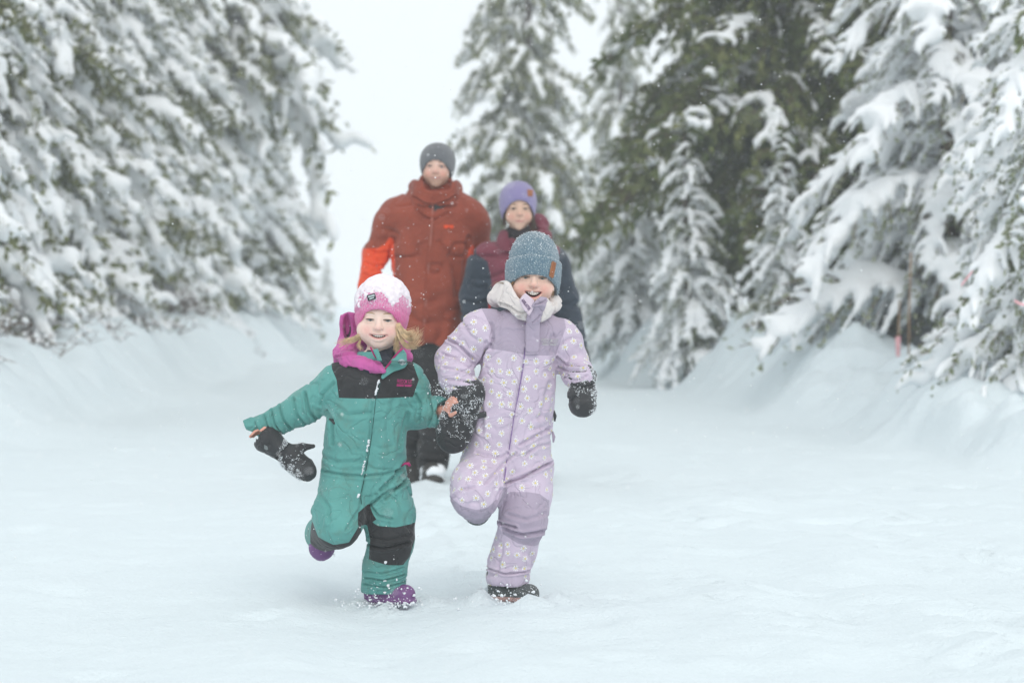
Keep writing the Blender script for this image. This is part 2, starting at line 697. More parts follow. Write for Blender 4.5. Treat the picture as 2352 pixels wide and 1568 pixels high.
def snow_mat(name, c=(.715, .79, .82), s1=60, b1=.55, d1=.016, s2=9, b2=.3, d2=.04):
    m, nt, bs, new, lk = newmat(name)
    bs.inputs['Base Color'].default_value = (*c, 1)
    bs.inputs['Roughness'].default_value = .65
    bs.inputs['Specular IOR Level'].default_value = .2
    geo = new('ShaderNodeNewGeometry')
    n1 = noise_node(new, lk, geo.outputs['Position'], s2, 4)
    n2 = noise_node(new, lk, geo.outputs['Position'], s1, 4, .65)
    b = bump(new, lk, bs, n1.outputs['Fac'], b2, d2)
    bump(new, lk, bs, n2.outputs['Fac'], b1, d1, b)
    return m


M_SNOW = snow_mat('snow')
M_SNOW_TREE = snow_mat('snow_on_trees', c=(.90, .92, .935), s1=35, b1=.3, d1=.015)
M_SNOW_FINE = snow_mat('snow_on_cloth', c=(.84, .87, .9), s1=300, b1=.5, d1=.003, s2=80, b2=.4, d2=.006)

# ------------------------------------------------------------------ snow-covered road between two banks
_RY = np.array([0, 10, 16, 20, 23, 27, 32, 38, 45, 52, 60, 70, 85, 110, 160, 400.])
_RX = np.array([5.2, 4.3, 3.15, 2.75, 2.6, 2.35, 1.75, 1.2, .55, -.1, -1.0, -2.6, -5.5, -11, -24, -90.])
_LY = np.array([0, 10, 16, 20, 30, 40, 50, 60, 75, 95, 120, 160, 400.])
_LX = np.array([-3.3, -3.7, -4.0, -4.15, -4.25, -4.4, -4.55, -4.8, -6.5, -10, -16, -30, -130.])


_MOUNDS = [(pxw(p, 0, Y)[0], Y, rx, ry, h) for p, Y, rx, ry, h in (
    (1490, 31.0, .42, 1.2, .26), (1722, 26.0, .30, .8, .24), (1850, 23.6, .42, .9, .26), (1985, 22.6, .45, .9, .27), (2120, 19.0, .5, .8, .12),
    (2190, 15.6, .22, .5, .10), (2275, 14.9, .28, .45, .16), (2380, 14.2, .35, .5, .20), (60, 17.6, .5, 1.0, .10), (420, 24.0, .4, 1.0, .10), (640, 34.0, .5, 1.6, .12))]


def ground_z(x, y):
    x = np.asarray(x, float)
    y = np.asarray(y, float)
    P = np.stack([x.ravel(), y.ravel(), np.zeros(x.size)], 1)
    n1 = noise(P, .55, 3).reshape(x.shape)
    n2 = fbm(P, 1.3, 11, 3).reshape(x.shape)
    n3 = fbm(P, 4.5, 21, 3).reshape(x.shape)
    xr = np.interp(y, _RY, _RX) + .22 * n1
    xl = np.interp(y, _LY, _LX) + .22 * n1
    hr = np.interp(y, [0, 14, 17, 21, 26, 29, 33, 60], [.16, .20, .30, .52, .52, .42, .50, .55]) + .15 * n2 + .05 * n3
    hl = np.interp(y, [0, 12, 20, 60], [.55, .62, .66, .75]) + .12 * n2 + .05 * n3
    zr = hr * sstep(-.72, .05, x - xr)
    zl = hl * sstep(-.85, .10, xl - x)
    for mx, my, rx, ry, mh in _MOUNDS:
        zr = zr + mh * np.exp(-(((x - mx) / rx) ** 2 + ((y - my) / ry) ** 2) ** 1.5)
    bank = np.clip(zr + zl, 0, 2)
    road = 1 - sstep(.03, .4, bank)
    z = bank + .05 * n2 * (1 - road) + .018 * n2 * road + (.007 * road + .02 * (1 - road)) * n3
    # packed tracks running along the road and the churned line at the right
    c = np.interp(y, _RY, _RX) * .5 + np.interp(y, _LY, _LX) * .5
    for off, w, d in ((-.85, .16, .018), (.55, .16, .02), (1.35, .30, .012), (-1.7, .25, .010)):
        q = x - c - off - .05 * n2
        z = z - road * d * np.exp(-(q / w) ** 2) + road * .5 * d * np.exp(-((np.abs(q) - 1.7 * w) / (w * .6)) ** 2)
    return z


def build_ground():
    ys = [-6.0]
    while ys[-1] < 330:
        y = ys[-1]
        d = .25 if y < 5 else (.042 if y < 11.5 else .06 if y < 17 else .1 if y < 30 else .2 if y < 60 else .8 if y < 120 else 6)
        ys.append(y + d)
    xs = [0.0]
    while xs[-1] < 160:
        x = xs[-1]
        xs.append(x + (.05 if x < 3.2 else .085 if x < 5.5 else .25 if x < 9 else 1.2 if x < 25 else 8 if x < 80 else 40))
    xs = np.array([-v for v in xs[:0:-1]] + xs)
    ys = np.array(ys)
    X, Y = np.meshgrid(xs, ys, indexing='ij')
    Z = ground_z(X, Y)
    rg = np.random.default_rng(12)
    # scuffs and old footprints: soft dents, denser right of the children
    near = (np.abs(X) < 4.5) & (Y > 5) & (Y < 20)
    xn, yn, zn = X[near], Y[near], Z[near]
    D = np.zeros_like(xn)
    dents = [(rg.normal(.9 + .05 * t, .55), t, rg.uniform(.03, .085), rg.uniform(.006, .022), rg.uniform(0, 3.1)) for t in rg.uniform(6, 13, 130)]
    dents += [(rg.uniform(-3.2, 2.8), t, rg.uniform(.03, .11), rg.uniform(.004, .016), rg.uniform(0, 3.1)) for t in rg.uniform(6, 17, 160)]
    for px, py, w, d, a in dents:
        d *= 1.7
        ca, sa = math.cos(a), math.sin(a)
        u = ((xn - px) * ca + (yn - py) * sa) / (w * 1.5)
        v = (-(xn - px) * sa + (yn - py) * ca) / w
        e = u * u + v * v
        D += -d * np.exp(-e * 1.3) + .35 * d * np.exp(-(np.sqrt(e) - 1.5) ** 2 * 5)
    # the walkers' own prints leading back up the road
    for x0, y0, y1, dx, w in ((-.38, 8.6, 17, -.05, .10), (.02, 8.5, 17, -.09, .11), (-.43, 13.6, 20, -.05, .15), (.05, 13.4, 20, -.08, .14)):
        k = 0
        yy = y0
        while yy < y1:
            px, py = x0 + (yy - y0) * dx + (.09 if k % 2 else -.09) + rg.normal(0, .03), yy
            u, v = (yn - py) / (w * 1.25), (xn - px) / (w * .55)
            e = u * u + v * v
            D += -.030 * np.exp(-e ** 2 * .8) + .014 * np.exp(-(np.sqrt(e) - 1.5) ** 2 * 6)
            yy += rg.uniform(.42, .6)
            k += 1
    # snow pushed up where the feet come down
    for (px, py, r, h) in ((-.37, 7.73, .115, .040), (.01, 7.69, .125, .040), (-.44, 12.85, .2, .045)):
        e = np.sqrt((xn - px) ** 2 + (yn - py) ** 2)
        D += h * np.exp(-((e - r) / (.35 * r)) ** 2) * (.55 + .45 * np.sin(np.arctan2(yn - py, xn - px) * 4 + px * 9)) * (1 + .8 * noise(np.stack([xn, yn, 0 * xn], 1), 38, 4)) - .012 * np.exp(-(e / r) ** 4)
    P = np.stack([xn, yn, 0 * xn], 1)
    D += .0032 * fbm(P, 16, 5, 3) + .0016 * fbm(P, 52, 8, 2)
    Z[near] = zn + D
    nx, ny = X.shape
    V = np.stack([X, Y, Z], -1).reshape(-1, 3)
    i = (np.arange(nx - 1)[:, None] * ny + np.arange(ny - 1)[None, :]).ravel()
    Q = np.stack([i, i + ny, i + ny + 1, i + 1], 1)
    o = part('ground', V, Q, M_SNOW)
    tag(o, 'snow-covered forest road with soft banks on both sides', None, None, 'structure')
    return o


build_ground()

# ------------------------------------------------------------------ snow-laden conifers
def needle_mat(name, a, b):
    m, nt, bs, new, lk = newmat(name)
    geo = new('ShaderNodeNewGeometry')
    n = noise_node(new, lk, geo.outputs['Position'], 3.0, 3)
    rp = ramp(new, lk, n.outputs['Fac'], .35, a, .65, b)
    lk(rp.outputs['Color'], bs.inputs['Base Color'])
    bs.inputs['Roughness'].default_value = .7
    bs.inputs['Specular IOR Level'].default_value = .25
    return m


M_NEEDLE = needle_mat('conifer_needles', (.12, .14, .058), (.21, .22, .105))
M_NEEDLE_F = needle_mat('frosted_needles', (.15, .18, .085), (.30, .32, .22))
M_NEEDLE_D = needle_mat('dark_conifer_needles', (.080, .112, .030), (.155, .165, .055))
M_BARK = plain('conifer_bark', (.085, .065, .052), .9, .1, 6, .4, .8, 25, .02)
M_TWIG = plain('dead_twigs', (.15, .105, .08), .9, .1, 6, .3)


def decimate(V, F, target, weight=None):
    me = mkmesh('tmp', V, tris(F))
    o = link('tmp', me)
    n = len(me.polygons)
    if n > target:
        md = o.modifiers.new('d', 'DECIMATE')
        md.ratio = target / n
        if weight is not None:
            vg = o.vertex_groups.new(name='w')
            vg.add([int(i) for i in np.where(weight)[0]], 1.0, 'REPLACE')
            md.vertex_group = 'w'
            md.vertex_group_factor = 1.0
        dg = bpy.context.evaluated_depsgraph_get()
        m2 = bpy.data.meshes.new_from_object(o.evaluated_get(dg))
    else:
        m2 = me
    V2 = np.empty(len(m2.vertices) * 3, np.float32)
    m2.vertices.foreach_get('co', V2)
    F2 = np.empty(len(m2.polygons) * 3, np.int32)
    m2.loops.foreach_get('vertex_index', F2)
    bpy.data.objects.remove(o)
    for m in {me, m2}:
        bpy.data.meshes.remove(m)
    return V2.reshape(-1, 3).astype(float), F2.reshape(-1, 3)


def make_bough(seed, load=1.0, droop=.55, twigs=11, ntri=1500, cards=330, width=.34, card=(.075, .017), hang=.5, sr=1.0, lumps=4):
    """a branch of length 1 along +x: wood, needles and the snow lying on it"""
    rg = np.random.default_rng(seed)
    t = np.linspace(0, 1, 12)
    rise = rg.uniform(.10, .22)
    wob = rg.uniform(-.08, .08)
    axis = np.stack([t * (1 - .10 * droop * t), wob * np.sin(t * 3), rise * np.sin(t * 2.2) - droop * t ** 2.1], 1)
    at = lambda u: np.array([np.interp(u, t, axis[:, i]) for i in range(3)])
    lines = [(axis, np.interp(t, [0, 1], [.014, .004]))]
    snow = []
    S = Vol((-.15, -width - .2, -droop - hang * .5 - .3), (1.2, width + .2, .4), .021 if sr > .8 else .016)
    nz = lambda: rg.uniform(0, 1)
    us = np.linspace(.08, 1.0, twigs)
    tw = []
    for i, u in enumerate(us):
        for s in (-1, 1):
            L = width * (1.15 - .75 * u) * rg.uniform(.7, 1.2)
            fwd = rg.uniform(.35, .9)
            p0 = at(u + rg.uniform(-.03, .03))
            h = hang * rg.uniform(.5, 1.3) * L / width * .55
            q = np.linspace(0, 1, 6)
            P = p0 + np.stack([fwd * L * q, s * L * q * (1 - .25 * q), .05 * np.sin(q * 2.5) - h * q ** 1.9], 1)
            tw.append((P, L))
            lines.append((P, np.interp(q, [0, 1], [.006, .002])))
    # tip tuft
    for P, L in tw:
        if rg.random() < min(1, .93 * load + .05):
            r0 = rg.uniform(.030, .046) * load ** .5 * sr
            n0 = rg.integers(3 if load > .8 else 2, 7)
            S.tube(P[:n0 + 0 if n0 > 1 else 2] + np.array([0, 0, .012]), list(np.interp(np.arange(max(n0, 2)), [0, 5], [r0, r0 * .55])), .03)
    pts = axis + np.array([0, 0, .022])
    k = 0
    while k < 11:
        run = int(rg.integers(3, 9))
        if rg.random() < .25 + .75 * load:
            r = rg.uniform(.045, .075) * load ** .5 * sr
            seg = pts[k:min(12, k + run)]
            if len(seg) > 1:
                S.tube(seg, list(r * np.interp(np.linspace(0, 1, len(seg)), [0, .4, 1], [.7, 1.1, .75])), .05, sq=((0, 0, 1.), .85))
        k += run - (1 if rg.random() < .7 else -1)
    if load > .6:
        for _ in range(int(lumps * load)):
            u = rg.uniform(.15, .85)
            S.ell(at(u) + (0, rg.uniform(-.4, .4) * width * (1.1 - u), rg.uniform(-.03, .03)), (rg.uniform(.09, .17), rg.uniform(.06, .11), rg.uniform(.05, .08)), None, .05)
    V, F = S.mesh()
    V = V + vnorm(V, F) * (.016 * sr * fbm(V, 9, seed, 2))[:, None]
    V, F = decimate(V, F, ntri)
    # needles: sprays of thin blades along every twig
    C = []
    for P, L in tw + [(axis, 1.0)]:
        m = max(3, int(cards * L / (sum(l for _, l in tw) + 1.0)))
        for _ in range(m):
            u = rg.random()
            j = u * (len(P) - 1)
            a = int(j) if j < len(P) - 1 else len(P) - 2
            p = P[a] + (j - a) * (P[a + 1] - P[a])
            d = P[a + 1] - P[a]
            d = d / np.linalg.norm(d)
            v = d * rg.uniform(.3, 1.1) + rg.normal(0, .55, 3) + np.array([0, 0, -.3])
            v /= np.linalg.norm(v)
            w = np.cross(v, rg.normal(0, 1, 3))
            w /= np.linalg.norm(w)
            ln, wd = card[0] * rg.uniform(.6, 1.4), card[1] * rg.uniform(.6, 1.3)
            C.append((p, p + v * ln * .5 + w * wd, p + v * ln, p + v * ln * .5 - w * wd))
    C = np.array(C)
    nV = C.reshape(-1, 3)
    b = np.arange(len(C))[:, None] * 4
    nF = np.concatenate([b + [0, 1, 2], b + [0, 2, 3]])
    wV, wF = tubes([l[::3] if len(l) > 6 else l[::2] for l, _ in lines], [r[::3] if len(r) > 6 else r[::2] for _, r in lines], 3, caps=False)
    return dict(snow=(V, F), needles=(nV, nF), wood=(wV, wF))


def build_crown(boughs, H, base, rlow, rtop, step, per, seed, droop_z=0, zmin_dense=0, power=.8, gaps=0.0, wild=0.0, sides=None):
    """place boughs in whorls up a stem of height H; returns joined snow, needle and wood meshes"""
    rg = np.random.default_rng(seed)
    out = {'snow': [[], [], 0], 'needles': [[], [], 0], 'wood': [[], [], 0]}
    z = base
    ph = rg.uniform(0, 6.28)
    while z < H - .15:
        f = (z - base) / (H - base)
        rad = rtop + (rlow - rtop) * (1 - f) ** power
        n = max(3, int(round(per * (1 - .45 * f))))
        for k in range(n):
            if rg.random() < gaps:
                continue
            az = ph + 2 * np.pi * (k + rg.uniform(-.35, .35)) / n
            if sides is not None and not sides(az, rg):
                continue
            L = rad * rg.uniform(.72 - .22 * wild, 1.22)
            bo = boughs[int(rg.integers(len(boughs)))]
            pit = R(rg.uniform(-14 - 20 * wild, 16 + 16 * wild)) * (1 - f) + R(8) * f
            ca, sa = math.cos(az), math.sin(az)
            cp, sp = math.cos(pit), math.sin(pit)
            rl = R(rg.uniform(-16 - 22 * wild, 16 + 22 * wild))
            M1 = np.array([[1, 0, 0], [0, math.cos(rl), -math.sin(rl)], [0, math.sin(rl), math.cos(rl)]])
            M2 = np.array([[cp, 0, -sp], [0, 1, 0], [sp, 0, cp]])
            M3 = np.array([[ca, -sa, 0], [sa, ca, 0], [0, 0, 1]])
            M = M3 @ M2 @ M1
            sc = L * np.array([1, rg.uniform(.85, 1.2) * rg.choice([-1, 1]), rg.uniform(.85, 1.15)])
            o = np.array([.03 * ca, .03 * sa, z + rg.uniform(-.5, .5) * step])
            for key in out:
                V, F = bo[key]
                W = (V * sc) @ M.T + o
                out[key][0].append(W)
                F2 = F if sc[1] > 0 else F[:, ::-1]
                out[key][1].append(F2 + out[key][2])
                out[key][2] += len(W)
        z += step * rg.uniform(.75, 1.25) * (1 + .3 * f)
        ph += 2.4
    return {k: (np.concatenate(v[0]), np.concatenate(v[1])) for k, v in out.items()}


def trunk_mesh(H, r, seed):
    rg = np.random.default_rng(seed)
    n = 14
    t = np.linspace(0, 1, n)
    P = np.stack([.05 * np.sin(t * 4 + seed), .05 * np.sin(t * 3 + 2 * seed), -.5 + t * (H + .45)], 1)
    P[:, :2] -= P[1, :2]
    rr = r * (1 - t) ** .85 + .012
    rr[:2] *= 1.2
    return tubes([P], [rr], 9)


class TreeKind:
    def __init__(s, crown, trunk, needle):
        s.m = {'trunk': mkmesh('trunk', trunk[0], trunk[1], [M_BARK]),
               'crown': mkmesh('crown', np.concatenate([crown['needles'][0], crown['wood'][0]]), np.concatenate([crown['needles'][1], crown['wood'][1] + len(crown['needles'][0])]),
                               [needle, M_TWIG], smooth=False, midx=np.concatenate([np.zeros(len(crown['needles'][1])), np.ones(len(crown['wood'][1]))])),
               'snow_load': mkmesh('snow_load', crown['snow'][0], crown['snow'][1], [M_SNOW_TREE])}

    def place(s, name, x, y, rot, k, label, group=None, kz=1.0, dz=0.0):
        o = bpy.data.objects.new(name, None)
        COL.objects.link(o)
        o.empty_display_size = .3
        o.location = (x, y, float(ground_z(np.array([x]), np.array([y]))[0]) + dz)
        o.rotation_euler = (0, 0, R(rot))
        o.scale = (k, k, k * kz)
        for nm, me in s.m.items():
            c = link(nm, me, o)
            if nm == 'snow_load':
                c['kind'] = 'stuff'
        tag(o, label, 'tree', group)
        return o


def build_trees():
    heavy = [make_bough(100 + i, 1.0, .75 + .12 * (i % 3), 9 + i % 3, 1200, 300, .32 + .03 * (i % 3), (.085, .021), .75, lumps=5) for i in range(6)]
    half = [make_bough(120 + i, .5, .6 + .1 * i, 10, 700, 460, .36, (.09, .022), .7) for i in range(3)]
    bare = [make_bough(130, .2, .6, 10, 400, 420, .34, (.085, .02), .7)]
    fine = [make_bough(140 + i, 1.1, .75, 13, 1900, 420, .40, (.05, .013), .8, .74, 2) for i in range(4)]
    arm = [make_bough(150 + i, 1.0, .72, 18, 3000, 560, .40, (.036, .010), .8, .56, 2) for i in range(4)]
    light = [make_bough(160 + i, .28 + .06 * i, .5, 13, 600, 800, .36, (.070, .015), .7, .62, 1) for i in range(5)]
    mid = [make_bough(180 + i, .62, .5, 9, 600, 340, .34, (.10, .026), .6) for i in range(3)]
    mixed = heavy + half + heavy + bare
    K = {}
    # young dense conifers that make the left wall
    for i in range(2):
        K['wall%d' % i] = TreeKind(build_crown(mixed, 6.6 + .4 * i, .35, 1.2, .25, .28, 8, 20 + i, power=.6, wild=.7), trunk_mesh(6.6, .10, i), M_NEEDLE)
    K['overhang'] = TreeKind(build_crown(heavy + half, 8.5, 4.2, 2.2, .35, .34, 7, 33, power=.75, wild=.7), trunk_mesh(8.5, .13, 3), M_NEEDLE)
    K['near'] = TreeKind(build_crown(fine + half[:1], 5.2, .4, .95, .15, .25, 7, 41, power=.7, wild=.5), trunk_mesh(5.2, .075, 5), M_NEEDLE_F)
    K['drape'] = TreeKind(build_crown(arm, 6.3, .6, 1.85, .25, .36, 7, 47, power=.8, wild=.3), trunk_mesh(6.3, .11, 6), M_NEEDLE_F)
    K['dark'] = TreeKind(build_crown(light, 8.5, 1.7, 2.3, .3, .34, 8, 53, power=.7, wild=.5), trunk_mesh(8.5, .2, 7), M_NEEDLE_D)
    K['tall'] = TreeKind(build_crown(mid, 10.5, .8, 2.1, .3, .38, 7, 71, power=.5, gaps=.1, wild=.5), trunk_mesh(10.5, .18, 9), M_NEEDLE)
    if DEBUG:
        for k, t in K.items():
            print('TRIS', k, {n: len(m.polygons) for n, m in t.m.items()})
    return K


KIND = build_trees()


def plant():
    g1 = 'snow-laden conifers along the left of the road'
    g2 = 'snow-laden conifers along the right of the road'
    row = [  # x, y, kind, rotation, scale, label
        (-5.45, 17.3, 'wall0', 20, .95, 'heavily snowed conifer at the left edge of the frame, nearest the camera on that side'),
        (-5.5, 19.4, 'wall1', 130, 1.0, 'snow-covered conifer second from the left edge of the photo'),
        (-5.4, 21.8, 'wall1', 250, .98, 'snow-covered conifer third from the left edge with a dark hollow below'),
        (-5.6, 24.4, 'wall0', 310, 1.05, 'snow-covered conifer fourth from the left edge of the photo'),
        (-5.5, 27.4, 'wall1', 60, 1.02, 'snow-covered conifer fifth from the left edge of the photo'),
        (-5.65, 30.6, 'wall1', 170, 1.05, 'snow-covered conifer sixth from the left edge of the photo'),
        (-5.6, 34.2, 'wall0', 80, 1.12, 'snow-covered conifer seventh from the left edge of the photo'),
        (-5.7, 38.2, 'wall1', 200, 1.18, 'snow-covered conifer eighth from the left edge of the photo'),
        (-5.8, 42.6, 'wall1', 20, 1.25, 'snow-covered conifer ninth from the left edge of the photo'),
        (-5.65, 48.0, 'wall0', 140, 1.35, 'snow-covered conifer tenth from the left edge, paler in the falling snow'),
        (-5.85, 54.0, 'wall1', 280, 1.4, 'pale snow-covered conifer closing the left row beside the open sky'),
    ]
    for x, y, k, r, s, l in row:
        KIND[k].place('conifer', x, y, r, s, l, g1)
    fill = [(-5.75, 18.4, 'wall1', 210, .80, 'first and second'), (-5.8, 20.7, 'wall0', 95, .85, 'second and third'), (-5.85, 23.1, 'wall1', 330, .82, 'third and fourth'), (-5.8, 25.9, 'wall0', 190, .88, 'fourth and fifth'),
            (-5.9, 29.0, 'wall1', 20, .9, 'fifth and sixth'), (-5.9, 32.4, 'wall0', 260, .92, 'sixth and seventh'), (-5.95, 36.2, 'wall1', 120, 1.0, 'seventh and eighth'), (-6.0, 40.4, 'wall0', 350, 1.05, 'eighth and ninth'), (-6.1, 45.2, 'wall1', 75, 1.15, 'ninth and tenth')]
    for x, y, k, r, s, wh in fill:
        KIND[k].place('conifer', x, y, r, s, 'lower snow-covered conifer squeezed between the %s of the left row' % wh, g1)
    back = [(-7.2, 21.0, 'wall1', 75, 1.2), (-7.3, 25.5, 'wall1', 215, 1.25), (-7.5, 31.0, 'wall0', 15, 1.3), (-7.7, 38.0, 'wall1', 300, 1.35), (-8.0, 47.0, 'wall1', 100, 1.4)]
    where = ('behind the nearest trees at the left edge', 'behind the fourth left conifer', 'behind the sixth left conifer', 'behind the eighth left conifer', 'behind the far end of the left row')
    for (x, y, k, r, s), wh in zip(back, where):
        KIND[k].place('conifer', x, y, r, s, 'taller conifer filling the gaps ' + wh, 'second row of conifers on the left')
    KIND['overhang'].place('conifer', -5.15, 43.5, 30, 1.05, 'tall conifer on the left whose branch reaches out into the white sky', g1)
    # right side
    KIND['near'].place('conifer', 3.72, 16.0, 145, .98, 'nearest conifer at the right edge with its lowest branches down to the snow', g2)
    KIND['near'].place('conifer', 4.3, 18.4, 40, 1.05, 'snow-draped conifer just behind the nearest one at the right edge', g2)
    KIND['drape'].place('conifer', 4.12, 22.6, 100, .92, 'large conifer right of centre-right with long drooping arms of snow', g2)
    KIND['drape'].place('conifer', 5.4, 24.2, 250, 1.1, 'draped conifer at the right edge behind the pink flagging tape', g2)
    KIND['wall0'].place('conifer', 5.9, 18.6, 310, .8, 'snowy conifer just outside the right edge, behind the nearest tree', g2)
    KIND['drape'].place('conifer', 7.4, 21.5, 20, .95, 'draped conifer deeper in the wood at the right edge', g2)
    KIND['near'].place('conifer', 2.75, 24.6, 10, .42, 'small snowed-in conifer leaning on the bank left of the large draped one', g2)
    KIND['dark'].place('conifer', 3.35, 28.4, 70, 1.0, 'big dark green conifer with little snow, in the middle of the right side', g2)
    KIND['dark'].place('conifer', 4.9, 30.5, 190, .95, 'dark conifer behind the draped trees near the top right corner', g2)
    KIND['near'].place('conifer', 1.98, 27.0, 150, .58, 'narrow snow-plastered young conifer in front of the big dark tree', g2)
    KIND['near'].place('conifer', 1.55, 31.5, 290, .68, 'narrow snow-plastered young conifer left of its twin before the dark tree', g2)
    KIND['wall1'].place('conifer', 2.3, 37.0, 60, .5, 'medium pale conifer between the tall tree and the young twins', g2)
    KIND['tall'].place('conifer', .30, 52.0, 200, .80, 'tall pale conifer rising behind the rust red and maroon jackets', g2, 1.25)
    KIND['tall'].place('conifer', 3.2, 44.0, 80, .6, 'faint tall conifer between the tall pale one and the dark tree', g2, 1.3)
    KIND['tall'].place('conifer', 2.7, 60.0, 140, .6, 'hazy conifer right of the tall pale one, beyond the white gap', g2, 1.6)
    KIND['near'].place('conifer', 1.35, 46.0, 20, .32, 'low pale conifer to the right of the purple beanie', g2)
    for x, y, s, r, l in ((-6.9, 84, .32, 10, 'small faint conifer at the end of the road, nearest of the far three'), (-8.0, 92, .42, 100, 'faint conifer at the end of the road, tallest of the far three'), (-7.6, 99, .34, 220, 'faintest conifer at the end of the road, farthest of the three')):
        KIND['wall0'].place('conifer', x, y, r, s, l, 'far conifers where the road bends')


plant()


def dead_brush():
    """bare brown brush poking through the snow at the foot of the left row"""
    rg = np.random.default_rng(77)
    paths, rads, sp = [], [], []
    for _ in range(70):
        a = rg.uniform(0, 6.28)
        L = rg.uniform(.3, .85)
        t = np.linspace(0, 1, 6)
        b = np.array([rg.normal(0, .16), rg.normal(0, .25), -.05])
        d = np.array([math.cos(a) * .6, math.sin(a) * .6, rg.uniform(.3, 1.0)])
        P = b + t[:, None] * d * L + np.stack([0 * t, 0 * t, -.35 * L * t ** 2.2], 1) + rg.normal(0, .012, (6, 3))
        paths.append(P)
        rads.append(np.linspace(.007, .002, 6))
        for _ in range(4):
            j = int(rg.integers(1, 5))
            e = P[j] + np.array([rg.normal(0, .12), rg.normal(0, .12), rg.uniform(-.02, .14)])
            paths.append(np.array([P[j], (P[j] + e) / 2 + rg.normal(0, .01, 3), e]))
            rads.append(np.array([.004, .003, .0015]))
            if rg.random() < .6:
                sp.append((P[j] + e) / 2 + (0, 0, .012))
    V, F = tubes(paths, rads, 4, caps=False)
    stems = mkmesh('stems', V, F, [M_TWIG])
    sp = np.array(sp)
    V2, F2 = blobs(sp, rg.uniform(.015, .045, len(sp)), 3)
    sn = mkmesh('snow_load', V2, F2, [M_SNOW_TREE])
    spots = [(-4.45, 17.0, 0, .85, 'bare brown brush at the left edge below the nearest conifers'), (-4.5, 18.4, 80, .8, 'bare brown brush at the foot of the second left conifer'),
             (-4.55, 19.8, 160, .9, 'tangle of dead twigs under the left row, right of the first brush'), (-4.5, 21.4, 240, .85, 'dead brush under the third left conifer'),
             (-4.55, 23.2, 300, .9, 'dead brush under the fourth left conifer'), (-4.6, 25.2, 40, .85, 'dead brush between the fourth and fifth left conifers'),
             (-4.65, 27.6, 120, .9, 'dead brush under the fifth left conifer'), (-4.7, 30.5, 200, 1.0, 'dead brush farther along the foot of the left row'), (-4.7, 34.0, 290, 1.0, 'farthest dead brush at the foot of the left row')]
    for x, y, r, k, l in spots:
        o = bpy.data.objects.new('brush_shrub', None)
        COL.objects.link(o)
        o.location = (x, y, float(ground_z(np.array([x]), np.array([y]))[0]))
        o.rotation_euler = (0, 0, R(r))
        o.scale = (k, k, k)
        link('stems', stems, o)
        link('snow_load', sn, o)['kind'] = 'stuff'
        tag(o, l, 'shrub', 'dead brush along the left bank')
    # a few dry stalks standing out of the left bank near the children
    for (px, py, Y, l) in ((588, 812, 37.0, 'dry grass stalks sticking out of the left bank'),):
        w = pxw(px, py, Y)
        paths, rads = [], []
        for _ in range(14):
            a = rg.uniform(0, 6.28)
            b = np.array([rg.normal(0, .06), rg.normal(0, .06), -.05])
            e = b + np.array([math.cos(a) * .06, math.sin(a) * .06, rg.uniform(.10, .22)])
            paths.append(np.array([b, (b + e) / 2, e]))
            rads.append(np.array([.003, .003, .004]))
        V, F = tubes(paths, rads, 4, caps=False)
        o = part('dry_stalks', V, F, M_TWIG)
        o.location = (w[0], Y, float(ground_z(np.array([w[0]]), np.array([Y]))[0]))
        tag(o, l, 'plant')


dead_brush()

# ------------------------------------------------------------------ people: shared builders
M_SKIN = tinted('skin', .5, .12)
M_EYE = tinted('eye', .15, 0, .6)
M_LASH = plain('lash', (.10, .07, .05), .8, .1)
M_TEETH = plain('tooth_enamel', (.80, .77, .70), .3, .5, 60, .04)
M_RUBBER = plain('dark_rubber', (.045, .047, .05), .55, .4, 30, .3, .3, 120)
M_MITT = fabric('mitten_fabric', (.028, .029, .032), .25, .6, .3, .5, .4)
M_ZIP = plain('zip_tape', (.03, .09, .085), .7, .2)


def thin_body(V, F, fr, hands, ratio=.22):
    """fewer faces where clothes hide the body"""
    q = fr.l(V)
    hid = (q[:, 2] < -.13)
    for h in hands:
        hid &= np.linalg.norm(V - h, axis=1) > .13
    n = len(tris(F))
    return decimate(V, F, int(n * (1 - hid.mean() * (1 - ratio))), hid)


def ball(c, r, nu=16, nv=10):
    u = np.linspace(0, 2 * np.pi, nu, endpoint=False)
    v = np.linspace(0, np.pi, nv + 1)[1:-1]
    V = [(0, 0, 1.)] + [(math.sin(b) * math.cos(a), math.sin(b) * math.sin(a), math.cos(b)) for b in v for a in u] + [(0, 0, -1.)]
    V = np.array(V)
    F = []
    for i in range(nu):
        F.append((0, 1 + i, 1 + (i + 1) % nu))
        last = 1 + (nv - 2) * nu
        F.append((len(V) - 1, last + (i + 1) % nu, last + i))
    for j in range(nv - 2):
        for i in range(nu):
            a, b = 1 + j * nu + i, 1 + j * nu + (i + 1) % nu
            F += [(a, a + nu, b + nu), (a, b + nu, b)]
    return c + r * V, np.array(F), V


